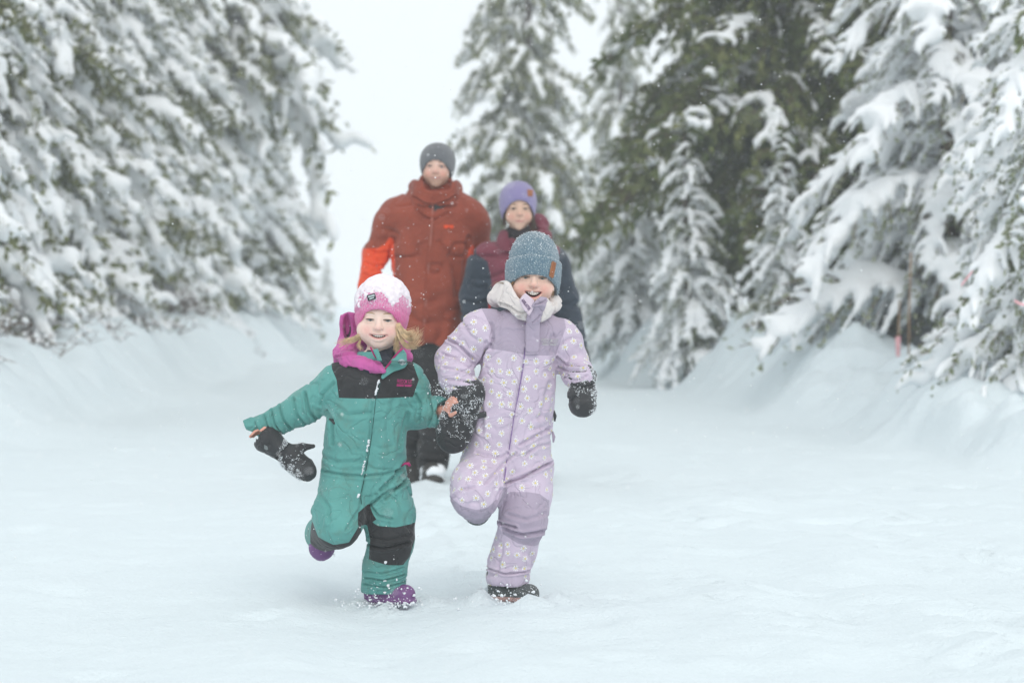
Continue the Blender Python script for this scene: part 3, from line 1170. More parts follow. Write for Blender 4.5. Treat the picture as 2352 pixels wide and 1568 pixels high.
def head_sdf(vol, fr, mouth=1.0, jaw=1.0, long=1.0, ear=True, op=.0045, smile=.007, wide=1.0):
    k = fr.k

    def e(c, r, kk, o='add'):
        vol.ell(fr.w((c[0], c[1], c[2] * long if c[2] < 0 else c[2])), np.array(r) * k, fr.r, kk * k, o)
    e((0, .012, .035), (.068, .086, .075), .02)
    e((0, -.020, -.018), (.058 * wide, .060, .062), .02)
    e((0, -.020, -.056), (.043 * jaw * wide, .050, .033), .02)
    e((0, -.059, -.073), (.018 * jaw, .0165, .0165), .018)
    for s in (-1, 1):
        e((s * .033 * wide, -.044, -.036), (.028 * wide, .028, .028), .014)
    e((0, -.062, .020), (.044, .016, .012), .014)
    for s in (-1, 1):
        e((s * .0265, -.089, .001), (.018, .012, .010), .010, 'sub')
    for s in (-1, 1):
        e((s * .0265, -.0635, -.001), (.0165, .0145, .0115), .006)
        if ear:
            e((s * .067, .012, -.014), (.008, .016, .024), .006)
    z = long
    vol.cap(fr.w((0, -.075, .004)), fr.w((0, -.088, -.021 * z)), .0065 * k, .0095 * k, .008 * k)
    e((0, -.089, -.0225), (.0095, .009, .0085), .005)
    for s in (-1, 1):
        e((s * .0092, -.0825, -.0245), (.0065, .0075, .006), .004)
    xs = np.linspace(-1, 1, 9) * .0265 * mouth
    zc = -.050 * z - op * .3 + smile * (xs / .0265) ** 2
    yc = -.0795 + .017 * (xs / .0265) ** 2
    up = [fr.w((x, y, q)) for x, y, q in zip(xs * 1.02, yc + .0005, zc + op * (1 - (xs / .0265 / mouth) ** 2) + .0030)]
    dn = [fr.w((x, y, q)) for x, y, q in zip(xs * 1.02, yc + .0005, zc - op * 1.3 * (1 - (xs / .0265 / mouth) ** 2) - .0036)]
    vol.tube(up, list(.0036 * k * (1 - .5 * (xs / .0265 / mouth) ** 2)), .005 * k)
    vol.tube(dn, list(.0044 * k * (1 - .5 * (xs / .0265 / mouth) ** 2)), .005 * k)
    for dy in (-.008, 0, .008):
        pts = [fr.w((x, y + dy, q)) for x, y, q in zip(xs, yc, zc)]
        vol.tube(pts, list(np.maximum(op * k * (1 - .82 * np.abs(xs / .0265 / mouth) ** 1.6), .0012 * k)), .001, 'sub')
    for s in (-1, 1):   # eye slits
        e((s * .0268, -.081, -.0015), (.0124, .010, .0028), .0015, 'sub')
    return dict(xs=xs, zc=zc, yc=yc, op=op)


def head_tint(V, fr, long, skin, cheek, lip, ms, beard=None, hair=None):
    q = fr.l(V)
    x, y, z = q[:, 0], q[:, 1], q[:, 2]
    zz = np.where(z < 0, z / long, z)
    C = np.tile(np.array(skin, float), (len(V), 1))

    def mixc(c, w):
        C[:] = C + (np.array(c) - C) * np.clip(w, 0, 1)[:, None]
    onface = (y < -.02).astype(float) * (zz > -.1)
    pk = np.exp(-(((np.abs(x) - .036) / .020) ** 2 + ((zz + .034) / .018) ** 2))
    mixc(cheek, pk * onface)
    mixc(cheek, .7 * np.exp(-((x / .012) ** 2 + ((zz + .024) / .010) ** 2)) * onface)
    mixc(np.array(skin) * (.8, .68, .64), .5 * np.exp(-(((np.abs(x) - .0265) / .016) ** 2 + ((zz + .009) / .004) ** 2)) * onface)
    if beard is not None:
        n = fbm(q, 120, 5, 2)
        w = sstep(-.036, -.052, zz + .012 * sstep(.02, .055, np.abs(x)) * -1 + .004 * n) * (y > -.2) * (y < .03)
        w = np.maximum(w, sstep(.036, .048, np.abs(x)) * sstep(-.01, -.03, zz) * (y < .03) * .8)
        w2 = np.exp(-((x / .028) ** 2 + ((zz + .037) / .005) ** 2)) * onface
        mixc(beard, .6 * np.maximum(w, w2))
    d = line_d(list(zip(ms['xs'], ms['zc'] - ms['op'] * .2)), x, z)
    vert = ms['op'] * 1.1 * (1 - np.clip(np.abs(x) / ms['xs'].max(), 0, 1) ** 2) + .0040
    mixc(lip, sstep(1.0, .75, d / vert) * (y < -.045) * onface)
    inner = sstep(.0, .004, y - (-.0755 + .017 * (x / .0265) ** 2)) * (d < ms['op'] * 1.1 + .001) * (y < -.03)
    mixc((.10, .025, .025), inner * onface)
    for s in (-1, 1):   # dark lash line round the lids
        w = np.exp(-(((x - s * .0265) / .013) ** 6 + ((z + .0005) / .0042) ** 4))
        mixc((.20, .12, .10), .75 * w * (y < -.05))
    return C


def face_bits(body, fr, ms, bvh, iris=(.12, .16, .17), brow=(.28, .18, .10), browz=.0165, teeth=True, long=1.0, lid=0.0):
    for s in (-1, 1):
        c = fr.w((s * .0265, -.0622, -.0015))
        V, F, n = ball(c, .0138 * fr.k)
        fwd = -fr.r[:, 1]
        g = n @ fwd
        C = np.where(g[:, None] > .955, (.008, .008, .01), np.where(g[:, None] > .82, iris, (.45, .43, .42)))
        part('eye', V, F, M_EYE, body, col=C)
    paths, rads = [], []
    for s in (-1, 1):
        xs = np.linspace(-.0135, .0135, 7)
        P = [front(bvh, fr.w((s * .0268 + x, -.09, .0022 - lid + .0016 * (1 - (x / .0135) ** 2))), .0002) for x in xs]
        paths.append(np.array(P))
        rads.append(np.array([.0006, .0011, .0013, .0013, .0013, .0011, .0006]) * fr.k)
    for p_, r_ in zip(paths, rads):
        part('eyelash', *tubes([p_], [r_], 5), M_LASH, body)
    mb = plain('brow_hair', brow, .9, .1, 300, .2)
    paths, rads = [], []
    for s in (-1, 1):
        xs = np.linspace(-.016, .017, 7) * s
        P = [front(bvh, fr.w((s * .029 + x, -.09, browz + .003 * (1 - (x / .017) ** 2))), .0000) for x in xs]
        paths.append(np.array(P))
        rads.append(np.array([.0010, .0019, .0021, .002, .0018, .0013, .0006]) * fr.k)
    for p_, r_ in zip(paths, rads):
        part('eyebrow', *tubes([p_], [r_], 5), mb, body)
    if teeth:
        xs, zc, yc = ms['xs'] * .86, ms['zc'], ms['yc']
        nt = 8
        VV, FF, b = [], [], 0
        xe = np.linspace(xs.min(), xs.max(), nt + 1)
        for i in range(nt):
            x0, x1 = xe[i] + .0002, xe[i + 1] - .0002
            xm = (x0 + x1) / 2
            zt = np.interp(xm, ms['xs'], zc) + ms['op'] * .9
            hgt = ms['op'] * 1.15 * (1 - .5 * (xm / xs.max()) ** 2)
            for yy in (.0015, .006):
                for x, q in ((x0, zt), (x1, zt), (x1 - .0004, zt - hgt), (x0 + .0004, zt - hgt)):
                    VV.append(fr.w((x, np.interp(x, ms['xs'], yc) + yy + .0015, q)))
            FF += [(b, b + 3, b + 2), (b, b + 2, b + 1), (b + 3, b + 7, b + 6), (b + 3, b + 6, b + 2), (b, b + 4, b + 7), (b, b + 7, b + 3), (b + 1, b + 2, b + 6), (b + 1, b + 6, b + 5)]
            b += 8
        part('teeth', np.array(VV), np.array(FF), M_TEETH, body, smooth=False)


def front(bvh, p, off=.001):
    """the point of a surface seen from the front at x, z of p"""
    h = bvh.ray_cast(Vector((float(p[0]), -1.5, float(p[2]))), Vector((0, 1, 0)))
    if h[0] is None:
        return np.array([p[0], p[1], p[2]])
    return np.array([h[0].x, h[0].y - off, h[0].z])


def mkbvh(V, F):
    return BVHTree.FromPolygons([tuple(v) for v in V.tolist()], [tuple(f) for f in tris(F).tolist()])


def hand_sdf(vol, w, d, n, k=1.0, curl=(20, 35), thumb=1, spread=0, fist=0):
    """child hand of length .115*k: w wrist, d pointing along the fingers, n out of the palm, thumb = side of the thumb"""
    d = np.array(d, float) / np.linalg.norm(d)
    n = np.array(n, float) - d * (np.array(n, float) @ d)
    n /= np.linalg.norm(n)
    t = np.cross(d, n) * thumb
    w = np.array(w, float)
    M = np.stack([t, n, d], 1)
    vol.ell(w + d * .030 * k, (.0255 * k, .0125 * k, .034 * k), M, .006)
    vol.cap(w - d * .02 * k, w + d * .015 * k, .0155 * k, .018 * k, .008)
    for i, (o, L) in enumerate(((.0165, .040), (.0055, .046), (-.0055, .043), (-.016, .034))):
        a = w + d * (.056 - .003 * abs(i - 1.2)) * k + t * o * k
        c1, c2 = R(curl[0]), R(curl[0] + curl[1])
        sd = R(spread * (1.5 - i) / 1.5)
        f1 = d * math.cos(c1) + n * math.sin(c1) + t * math.sin(sd)
        f2 = d * math.cos(c2) + n * math.sin(c2) + t * math.sin(sd)
        b = a + f1 / np.linalg.norm(f1) * L * .52 * k
        c = b + f2 / np.linalg.norm(f2) * L * .48 * k
        vol.cap(a - f1 * .012 * k, b, .0068 * k, .0062 * k, .002)
        vol.cap(b, c, .0062 * k, .0052 * k, .002)
    a = w + d * .012 * k + t * .018 * k
    b = a + (d * .6 + t * .75 + n * .25) * .030 * k
    c = b + (d * .85 + t * .25 + n * .45) * .024 * k
    vol.cap(a, b, .0095 * k, .0075 * k, .005)
    vol.cap(b, c, .0075 * k, .006 * k, .003)


def boot_sdf(vol, ankle, toe, up=(0, 0, 1), k=1.0, shaft=.10):
    """ankle: centre of the heel at sole height; toe: direction of the toes"""
    a = np.array(ankle, float)
    t = np.array(toe, float)
    t /= np.linalg.norm(t)
    u = np.array(up, float)
    u /= np.linalg.norm(u)
    s = np.cross(t, u)
    vol.cap(a + u * .035 * k, a + u * shaft * k, .036 * k, .043 * k, .01)
    vol.cap(a + u * .034 * k, a + t * .105 * k + u * .032 * k, .034 * k, .033 * k, .015, sq=(u, .93))
    vol.cap(a - t * .004 * k + u * .012 * k, a + t * .107 * k + u * .012 * k, .034 * k, .0365 * k, .006, sq=(u, .33))


def mitten_sdf(vol, wrist, tip, side, k=1.0, r=.042, flat=.72, palm=(0, 1, 0), cuff=None, thumb_len=.055, thumb_dir=None, thumb_at=.22):
    w, e = np.array(wrist, float), np.array(tip, float)
    d = (e - w) / np.linalg.norm(e - w)
    L = np.linalg.norm(e - w)
    pn = np.array(palm, float)
    pn = pn - d * (pn @ d)
    pn /= np.linalg.norm(pn)
    s = np.array(side, float)
    s = s - d * (s @ d)
    s /= np.linalg.norm(s)
    vol.tube([w, w + d * L * .35, w + d * L * .7, e - d * r * .75], [r * .86, r * 1.02, r, r * .74], .012, sq=(pn, flat))
    a = w + d * L * thumb_at + s * r * .55
    td = (d * .72 + s * .75) if thumb_dir is None else np.array(thumb_dir, float)
    td = td / np.linalg.norm(td)
    vol.tube([a, a + td * thumb_len * .55, a + td * thumb_len], [r * .44, r * .36, r * .2], .008)
    if cuff is not None:
        c = np.array(cuff, float)
        vol.cap(w + d * .004, c, r * .86, r * 1.12, .006, sq=(pn, .86))


def hat_sdf(vol, fr, hem, rad=(.0885, .103, .108), c=(0, .010, .034), wall=.010, p=2.0):
    """knitted cap: shell round the skull above the surface z = hem(x, y) of the head's frame"""
    k = fr.k
    lo, hi = fr.c - .2 * k, fr.c + .2 * k

    def fn(X, Y, Z):
        dx, dy, dz = X - fr.c[0], Y - fr.c[1], Z - fr.c[2]
        q = [(dx * fr.r[0, i] + dy * fr.r[1, i] + dz * fr.r[2, i]) / k for i in range(3)]
        u = [(q[i] - c[i]) / rad[i] for i in range(3)]
        u[2] = np.where(u[2] < 0, u[2] * .72, u[2])
        k0 = (np.abs(u[0]) ** p + np.abs(u[1]) ** p + np.abs(u[2]) ** p) ** (1 / p)
        out = (k0 - 1) * min(rad)
        inn = out + wall
        hz = hem(q[0], q[1]) - q[2]
        sh = np.maximum(out, -inn)
        a, b = sh, hz
        h = np.maximum(.008 - np.abs(a - b), 0) / .008
        return (np.maximum(a, b) + h * h * .002) * k
    vol.put(fn, lo, hi, 0)


def fold(V, F, strokes, amp=.0035, seed=0, scale=13, amp2=.0016):
    """cloth folds: ridged noise plus drawn creases (x-z strokes seen from the front)"""
    N = vnorm(V, F)
    P = V + .02 * np.stack([noise(V, 11, seed + 1), noise(V, 11, seed + 2), noise(V, 11, seed + 3)], 1)
    r = np.abs(noise(P * (1, 1, 1.6), scale, seed + 5))
    d = amp * (.7 - 2.6 * np.exp(-(r / .11) ** 2)) * sstep(-.5, .3, noise(V, 5, seed + 9))
    d += amp2 * fbm(P, scale * 2.7, seed + 11, 2)
    fr = sstep(-.05, .35, -N[:, 1])
    for st in strokes:
        pts, w, dep = st[0], st[1] * .72, st[2] * 1.05
        q = line_d(pts, V[:, 0], V[:, 2])
        m = fr if len(st) < 4 else fr * st[3](V)
        d += m * (-dep * np.exp(-(q / w) ** 2) + .55 * dep * np.exp(-((q - 1.9 * w) / w) ** 2))
    return V + N * d[:, None]


def specks(V, F, n, mask, rmin, rmax, seed, lift=.3):
    rg = np.random.default_rng(seed)
    N = vnorm(V, F)
    w = np.clip(mask(V, N), 0, None)
    p = w / w.sum()
    i = rg.choice(len(V), n, p=p)
    S = rmin + (rmax - rmin) * rg.random(n) ** 2.5
    C = V[i] + N[i] * (S * lift)[:, None] + rg.normal(0, .0015, (n, 3))
    return octas(C, S * 1.15, seed)


def decal_text(name, txt, width, height, tf, bvh, mat, parent, off=.0012, bold=.0):
    """flat lettering laid on a surface: tf maps text coordinates (u right, v up, metres) to x, z"""
    cu = bpy.data.curves.new(name, 'FONT')
    cu.body = txt
    cu.align_x = 'CENTER'
    cu.align_y = 'CENTER'
    cu.offset = bold
    o = bpy.data.objects.new(name, cu)
    COL.objects.link(o)
    dg = bpy.context.evaluated_depsgraph_get()
    me = bpy.data.meshes.new_from_object(o.evaluated_get(dg))
    bpy.data.objects.remove(o)
    co = np.array([v.co[:] for v in me.vertices])
    co = (co - (co.max(0) + co.min(0)) / 2)
    co[:, 0] *= width / np.ptp(co[:, 0])
    co[:, 1] *= height / np.ptp(co[:, 1])
    for v, c in zip(me.vertices, co):
        x, z = tf(c[0], c[1])
        v.co = front(bvh, (x, 0, z), off)
    me.materials.append(mat)
    return link(name, me, parent)


def patch2d(name, poly, tf, bvh, mat, parent, off=.001, grid=9):
    """a flat patch laid on the front of a surface: polygon in (u, v), filled as a fan of subdivided triangles"""
    P = np.array(poly, float)
    c = P.mean(0)
    V, F = [c], []
    n = len(P)
    dense = []
    for i in range(n):
        for t in np.linspace(0, 1, 4, endpoint=False):
            dense.append(P[i] + t * (P[(i + 1) % n] - P[i]))
    D = np.array(dense)
    m = len(D)
    rings = (.34, .67, 1.0)
    for rr in rings:
        V += list(c + rr * (D - c))
    for i in range(m):
        j = (i + 1) % m
        F.append((0, 1 + i, 1 + j))
        for q in range(len(rings) - 1):
            a, b = 1 + q * m, 1 + (q + 1) * m
            F += [(a + i, b + i, b + j), (a + i, b + j, a + j)]
    W = []
    for u in V:
        x, z = tf(u[0], u[1])
        W.append(front(bvh, (x, 0, z), off))
    return part(name, np.array(W), np.array(F), mat, parent)


def person_root(px, py, Y, label, cat='person'):
    sc = FPX / Y
    o = bpy.data.objects.new('person', None)
    COL.objects.link(o)
    o.empty_display_size = .2
    X = (px - 1176) / sc
    o.location = (X, Y, 0)
    tag(o, label, cat)
    def L(x, y, d=0.0):
        w = pxw(x, y, Y + d)
        return np.array([w[0] - X, d, w[2]])

    def L2(pts, d=-.1):
        return [(L(x, y, d)[0], L(x, y, d)[2]) for x, y in pts]
    return o, L, L2, sc


def hair_strands(roots, seed, n, spread, curl, r=.0012):
    """roots: list of guide polylines; strands jitter round each guide"""
    rg = np.random.default_rng(seed)
    paths, rads = [], []
    for g in roots:
        g = np.array(g, float)
        t = np.linspace(0, 1, len(g))
        tt = np.linspace(0, 1, 12)
        base = np.stack([np.interp(tt, t, g[:, i]) for i in range(3)], 1)
        base = relax_line(base)
        for _ in range(n):
            o0 = rg.normal(0, 1, 3) * spread * .45
            o1 = rg.normal(0, 1, 3) * spread * 1.6
            ph, fq, am = rg.uniform(0, 6.28), rg.uniform(3, 7), rg.uniform(.2, 1) * curl
            w = tt[:, None]
            P = base + o0 * (1 - w) + o1 * w ** 1.3
            P += am * w * np.stack([np.sin(ph + fq * tt), np.cos(ph * 1.3 + fq * tt), np.sin(ph * 2 + fq * 1.2 * tt)], 1)
            L = rg.uniform(.65, 1.0)
            m = max(5, int(12 * L))
            paths.append(P[:m])
            rads.append(r * rg.uniform(.7, 1.3) * np.linspace(1, .25, m))
    return tubes(paths, rads, 4, caps=False)


def relax_line(P):
    P = P.copy()
    for _ in range(3):
        P[1:-1] = .5 * P[1:-1] + .25 * (P[:-2] + P[2:])
    return P

# ------------------------------------------------------------------ the younger child in the green suit
def child_green():
    root, L, L2, sc = person_root(885, 1382, 7.78, 'small person running in a green and black snowsuit with a pink knit hat')
    SK, CH, LP = (.86, .66, .57), (.84, .50, .44), (.70, .38, .35)
    teal = fabric('teal_shell', (.105, .32, .295), .08, .72, .25, .35, .3, stain=(.12, .26, .225))
    black = fabric('black_panel', (.030, .031, .033), .2, .75)
    # head frame: eyes at the origin of z
    fr = Frame(L(873.5, 733, -.115) + np.array([0, .08, 0]), rotm(-3, 2, 2.5), 1.05)
    # ---- body
    B = Vol((-.52, -.30, -.02), (.28, .40, 1.05), .003)
    ms = head_sdf(B, fr, 1.02, 1.06, .96, op=.0052, smile=.0052, wide=1.15)
    nk = fr.w((0, .02, -.06))
    ch = L(858, 860, -.05)
    B.cap(nk, ch + (0, .0, .02), .032, .036, .02)
    B.tube([ch, L(845, 1000, -.03), L(838, 1110, 0)], [.075, .08, .085], .03)
    # arms
    shR, elR, wrR = L(775, 880, -.045), L(697, 935, -.02), L(612, 978, -.05)
    shL, elL, wrL = L(940, 880, -.05), L(958, 948, -.02), L(1014, 944, -.11)
    B.tube([ch, shR, elR, wrR], [.05, .03, .026, .019], .015)
    B.tube([ch, shL, elL, wrL], [.05, .03, .026, .019], .015)
    hipR, knR, anR = L(790, 1130, -.02), L(776, 1215, -.15), L(742, 1225, .12)
    hipL, knL, anL = L(885, 1130, 0), L(897, 1245, -.05), L(878, 1350, -.01)
    B.tube([hipR, knR, anR], [.05, .04, .03], .02)
    B.tube([hipL, knL, anL], [.05, .04, .03], .02)
    # hands: right hand reaches back under its cuff, left hand grips the other child's mitten
    hand_sdf(B, L(622, 985, -.06), L(572, 995, -.075) - L(622, 985, -.06), (0, -.5, -1), .74, (12, 25), 1)
    hand_sdf(B, L(1024, 950, -.135), L(1037, 912, -.175) - L(1024, 950, -.135), (1, .1, .1), .86, (25, 50), -1)
    V, F = B.mesh()
    V = relax(V, F, 1, .35)
    V, F = thin_body(V, F, fr, [L(590, 990, -.07), L(1037, 925, -.15)])
    C = head_tint(V, fr, .96, SK, CH, LP, ms)
    hw = sstep(.16, .10, np.minimum(np.linalg.norm(V - L(590, 990, -.07), axis=1), np.linalg.norm(V - L(1037, 925, -.09), axis=1)))
    C = C + (np.array((.70, .36, .28)) - C) * hw[:, None]
    body = part('body', V, F, M_SKIN, root, col=C)
    bb = mkbvh(V, F)
    face_bits(body, fr, ms, bb, (.16, .20, .22), (.50, .36, .22), .0185, lid=.0006)
    # ---- snowsuit
    S = Vol((-.52, -.32, .0), (.28, .36, .85), .004)
    c0 = lambda y, l, r, d: (L(0, y, d)[2], (L(l, y, d)[0] + L(r, y, d)[0]) / 2, d, (L(r, y, d)[0] - L(l, y, d)[0]) / 2)
    lv = [(*c0(1160, 760, 920, .0), .085), (*c0(1128, 736, 938, 0), .112), (*c0(1085, 737, 930, -.01), .108), (*c0(1000, 745, 934, -.03), .104),
          (*c0(930, 757, 938, -.045), .100), (*c0(870, 770, 945, -.05), .09), (*c0(838, 800, 920, -.045), .07)]
    S.loft(lv, .03, p=2.3)
    S.cap(L(778, 868, -.045), L(940, 868, -.05), .050, .050, .03)
    S.tube([L(792, 878, -.045), L(772, 890, -.045), elR, L(640, 965, -.045)], [.058, .060, .052, .044], .02)
    S.cap(L(640, 965, -.045), L(600, 979, -.05), .043, .038, .012)
    S.tube([L(930, 876, -.05), L(945, 895, -.05), elL + (-.004, 0, 0), L(1004, 945, -.09)], [.054, .055, .049, .046], .02)
    S.cap(L(1004, 945, -.09), L(1017, 945, -.11), .046, .041, .012)
    # trouser legs
    S.tube([hipR + (.012, 0, .0), L(778, 1180, -.10), knR + (0, .02, .008)], [.086, .080, .068], .03)
    S.tube([knR + (0, .02, .008), anR], [.066, .060], .02)
    S.tube([hipL + (-.012, 0, .0), L(893, 1180, -.035), knL, L(884, 1300, -.02), L(880, 1342, -.008)], [.088, .078, .068, .064, .068], .03)
    S.cap(L(881, 1330, -.01), L(880, 1352, -.006), .070, .071, .01)
    # hollow the trouser hem and the sleeve ends
    S.cap(L(880, 1380, -.006), L(880, 1356, -.006), .058, .056, .004, 'sub')
    S.loft([(-.05, L(880, 0)[0], -.006, .12, .12), (L(0, 1359)[2], L(880, 0)[0], -.006, .12, .12)], .004, 'sub')
    S.cap(L(590, 984, -.055), L(606, 978, -.05), .030, .026, .004, 'sub')
    S.cap(L(1034, 941, -.15), L(1018, 945, -.112), .036, .032, .004, 'sub')
    S.cap(ch + (.002, -.02, .06), ch + (.002, -.02, .025), .055, .042, .006, 'sub')
    V, F = S.mesh()
    V = relax(V, F, 1, .4)
    st = [(L2([(742, 1083), (790, 1090), (836, 1092), (880, 1088), (928, 1078)]), .006, .007),
          (L2([(858, 920), (852, 985), (843, 1060), (832, 1130), (828, 1160)]), .005, .005),
          (L2([(875, 1125), (905, 1095), (932, 1060)]), .008, .010), (L2([(885, 1145), (915, 1120), (940, 1098)]), .007, .009),
          (L2([(850, 1160), (880, 1135), (935, 1108)]), .006, .010), (L2([(750, 945), (762, 965), (765, 1020)]), .008, .007),
          (L2([(935, 950), (925, 985), (915, 1030)]), .009, .006), (L2([(768, 880), (742, 905), (735, 930)]), .007, .007),
          (L2([(700, 905), (708, 945), (722, 962)]), .007, .009), (L2([(672, 918), (680, 955), (700, 978)]), .006, .007),
          (L2([(640, 935), (650, 965), (664, 985)]), .005, .009), (L2([(622, 944), (630, 975), (645, 998)]), .004, .008),
          (L2([(606, 955), (612, 975), (625, 1000)]), .003, .008), (L2([(955, 905), (968, 930), (962, 965)]), .006, .008),
          (L2([(985, 908), (993, 945), (985, 975)]), .005, .008), (L2([(1003, 905), (1010, 945), (1004, 978)]), .004, .005),
          (L2([(838, 1250), (880, 1258), (935, 1246)]), .006, .011), (L2([(845, 1232), (890, 1238), (940, 1228)]), .005, .005),
          (L2([(838, 1330), (880, 1334), (930, 1322)]), .004, .009), (L2([(836, 1345), (885, 1350), (928, 1340)]), .004, .008),
          (L2([(835, 1315), (875, 1318), (925, 1306)]), .004, .005), (L2([(735, 1130), (760, 1160), (762, 1190)]), .008, .006),
          (L2([(828, 1165), (812, 1190), (800, 1210)]), .006, .006), (L2([(850, 1160), (870, 1185), (900, 1190)]), .006, .006),
          (L2([(737, 1050), (780, 1062), (830, 1058)]), .010, .004), (L2([(770, 930), (800, 950), (850, 948)]), .010, .004),
          (L2([(905, 920), (890, 970), (895, 1040)]), .012, .004)]
    V = fold(V, F, st, .0036, 3, 12, .0018)
    x, y, z = V.T
    yoke = -poly_sd(np.array(L2([(752, 800), (762, 848), (774, 872), (779, 913), (860, 914), (949, 911), (962, 872), (948, 835), (930, 800), (850, 760)])), x, z)
    yoke = np.minimum(yoke, .25 - np.abs(y))
    kneeL = np.minimum(-poly_sd(np.array(L2([(838, 1187), (868, 1206), (910, 1209), (952, 1203), (952, 1240), (940, 1280), (925, 1299), (890, 1297), (846, 1285), (850, 1240), (843, 1205)])), x, z), .02 - (y - knL[1]))
    kneeR = np.minimum(-poly_sd(np.array(L2([(712, 1190), (722, 1200), (734, 1228), (770, 1245), (805, 1240), (832, 1196), (826, 1300), (700, 1300)])), x, z), .08 - y)
    crot = np.minimum(-poly_sd(np.array(L2([(826, 1172), (848, 1154), (858, 1178), (866, 1190), (844, 1205), (826, 1200)], -.08)), x, z), .25 - np.abs(y))
    suit = None
    pieces = []
    for nm, s in (('yoke', yoke), ('knee_patch', kneeL), ('knee_patch', kneeR), ('crotch_panel', crot)):
        # evaluate again on the shrinking mesh
        pieces.append((nm, s))
    lab = np.zeros(len(V))
    s_all = np.max([s for _, s in pieces], axis=0)
    (Vp, Tp), (Vn, Tn) = clip(V, F, s_all)
    suit = part('snowsuit', Vn, Tn, teal, root)
    sb = mkbvh(V, F)
    # sort the black faces into their panels
    cz = Vp[Tp].mean(1)
    zy, zk = L(0, 1000)[2], L(0, 1190)[2]
    which = np.where(cz[:, 2] > zy, 0, np.where((cz[:, 0] < L(828, 0)[0] + .0) & (cz[:, 2] < zk + .06), 2, np.where((cz[:, 2] > L(0, 1203)[2]) & (cz[:, 0] < L(868, 0)[0]), 3, 1)))
    for i, nm in enumerate(('yoke', 'knee_patch', 'knee_patch', 'crotch_panel')):
        T = Tp[which == i]
        if len(T):
            u, inv = np.unique(T, return_inverse=True)
            part(nm, Vp[u], inv.reshape(-1, 3), black, suit)
    # cuff flap of the right sleeve
    Fl = Vol((-.52, -.2, .45), (-.34, .05, .66), .003)
    Fl.sheet(L2([(558, 965), (576, 957), (590, 958), (604, 962), (622, 1000), (600, 996), (580, 991), (566, 986)], -.06), lambda a, b: -.075 + .5 * (a - L(600, 0)[0]) * 0 + 0 * b, .012, ylo=-.12, yhi=-.03)
    Vf, Ff = Fl.mesh()
    Vf = Vf + np.stack([0 * Vf[:, 0], .4 * np.abs(Vf[:, 2] - L(0, 975)[2]), 0 * Vf[:, 0]], 1)
    part('cuff_tab', Vf, Ff, teal, suit)
    # collar: stand-up ring with an open front and one lapel folded down
    K = Vol((-.2, -.3, .64), (.14, .15, .86), .003)
    zc = lambda yy: L(0, yy)[2]
    K.loft([(zc(850), ch[0] + .004, -.05, .082, .075), (zc(806), ch[0] + .012, -.045, .062, .066)], .004)
    K.loft([(zc(866), ch[0] + .004, -.05, .073, .066), (zc(796), ch[0] + .012, -.045, .053, .057)], .003, 'sub')
    K.sheet(L2([(858, 800), (882, 852), (925, 800)], -.12), lambda a, b: -.13 + 0 * a, .14, .004, 'sub')
    Vk, Fk = K.mesh()
    part('collar', relax(Vk, Fk, 1), Fk, teal, suit)
    yf = lambda x0, z0: np.vectorize(lambda a, b: front(sb, (a, -.15, b), .0)[1])(x0, z0)
    lap = L2([(882, 848), (897, 828), (917, 806), (926, 801), (934, 812), (935, 836), (928, 846), (902, 855), (891, 862), (878, 872), (874, 866)], -.16)
    gx = np.linspace(-.03, .09, 25)
    gz = np.linspace(zc(880), zc(795), 20)
    GX, GZ = np.meshgrid(gx, gz, indexing='ij')
    GY = np.minimum(yf(GX, GZ), -.10)

    def ylap(a, b):
        i = np.clip((a - gx[0]) / (gx[1] - gx[0]), 0, len(gx) - 1.001)
        j = np.clip((b - gz[0]) / (gz[1] - gz[0]), 0, len(gz) - 1.001)
        i0, j0 = i.astype(int), j.astype(int)
        u, v = i - i0, j - j0
        return (GY[i0, j0] * (1 - u) * (1 - v) + GY[i0 + 1, j0] * u * (1 - v) + GY[i0, j0 + 1] * (1 - u) * v + GY[i0 + 1, j0 + 1] * u * v) - .010
    lp = Vol((-.05, -.28, zc(885)), (.12, -.02, zc(790)), .003)
    lp.sheet(lap, ylap, .013, ylo=-.27, yhi=-.03)
    lp.sheet(L2([(855, 803), (868, 800), (884, 846), (878, 850)], -.16), lambda a, b: ylap(a, b) + .008, .010, ylo=-.27, yhi=-.03)
    Vl, Fl_ = lp.mesh()
    Vl = relax(Vl, Fl_, 1)
    lapel = part('lapel', Vl, Fl_, teal, suit)
    lb = mkbvh(Vl, Fl_)
    # silver round print on the lapel
    rgl = np.random.default_rng(4)
    ang = np.linspace(0, 2 * np.pi, 18, endpoint=False)
    pr = [(math.cos(a) * .0125 * rgl.uniform(.75, 1.1), math.sin(a) * .0105 * rgl.uniform(.8, 1.1)) for a in ang]
    cx, cz_ = L2([(923, 832)], -.17)[0]
    silver = plain('silver_print', (.5, .54, .55), .5, .3, 400, .35)
    patch2d('lapel_print', pr, lambda u, v: (cx + u, cz_ + v), lb, silver, suit, .0014)
    zipm = plain('magenta_zip', (.42, .03, .15), .6, .3)
    zp = [front(lb, (*np.array(L2([q], -.17)[0])[[0]], -.17, L2([q], -.17)[0][1]), .002) for q in ((883, 848), (892, 836), (905, 820), (917, 807), (924, 801))]
    zq = [front(sb, (L2([q])[0][0], -.15, L2([q])[0][1]), .004) for q in ((853, 796), (862, 815), (872, 834), (880, 850))]
    Vz, Fz = tubes([np.array(zp), np.array(zq)], [np.full(5, .003), np.full(4, .0032)], 6)
    part('collar_zip', Vz, Fz, zipm, suit)
    # front zip: dark line with packed snow
    zl = [front(sb, (L2([q])[0][0], -.15, L2([q])[0][1]), .0006) for q in [(878, 866), (872, 890), (865, 915), (860, 960), (855, 1000), (849, 1040), (842, 1075), (835, 1110), (829, 1135), (832, 1155)]]
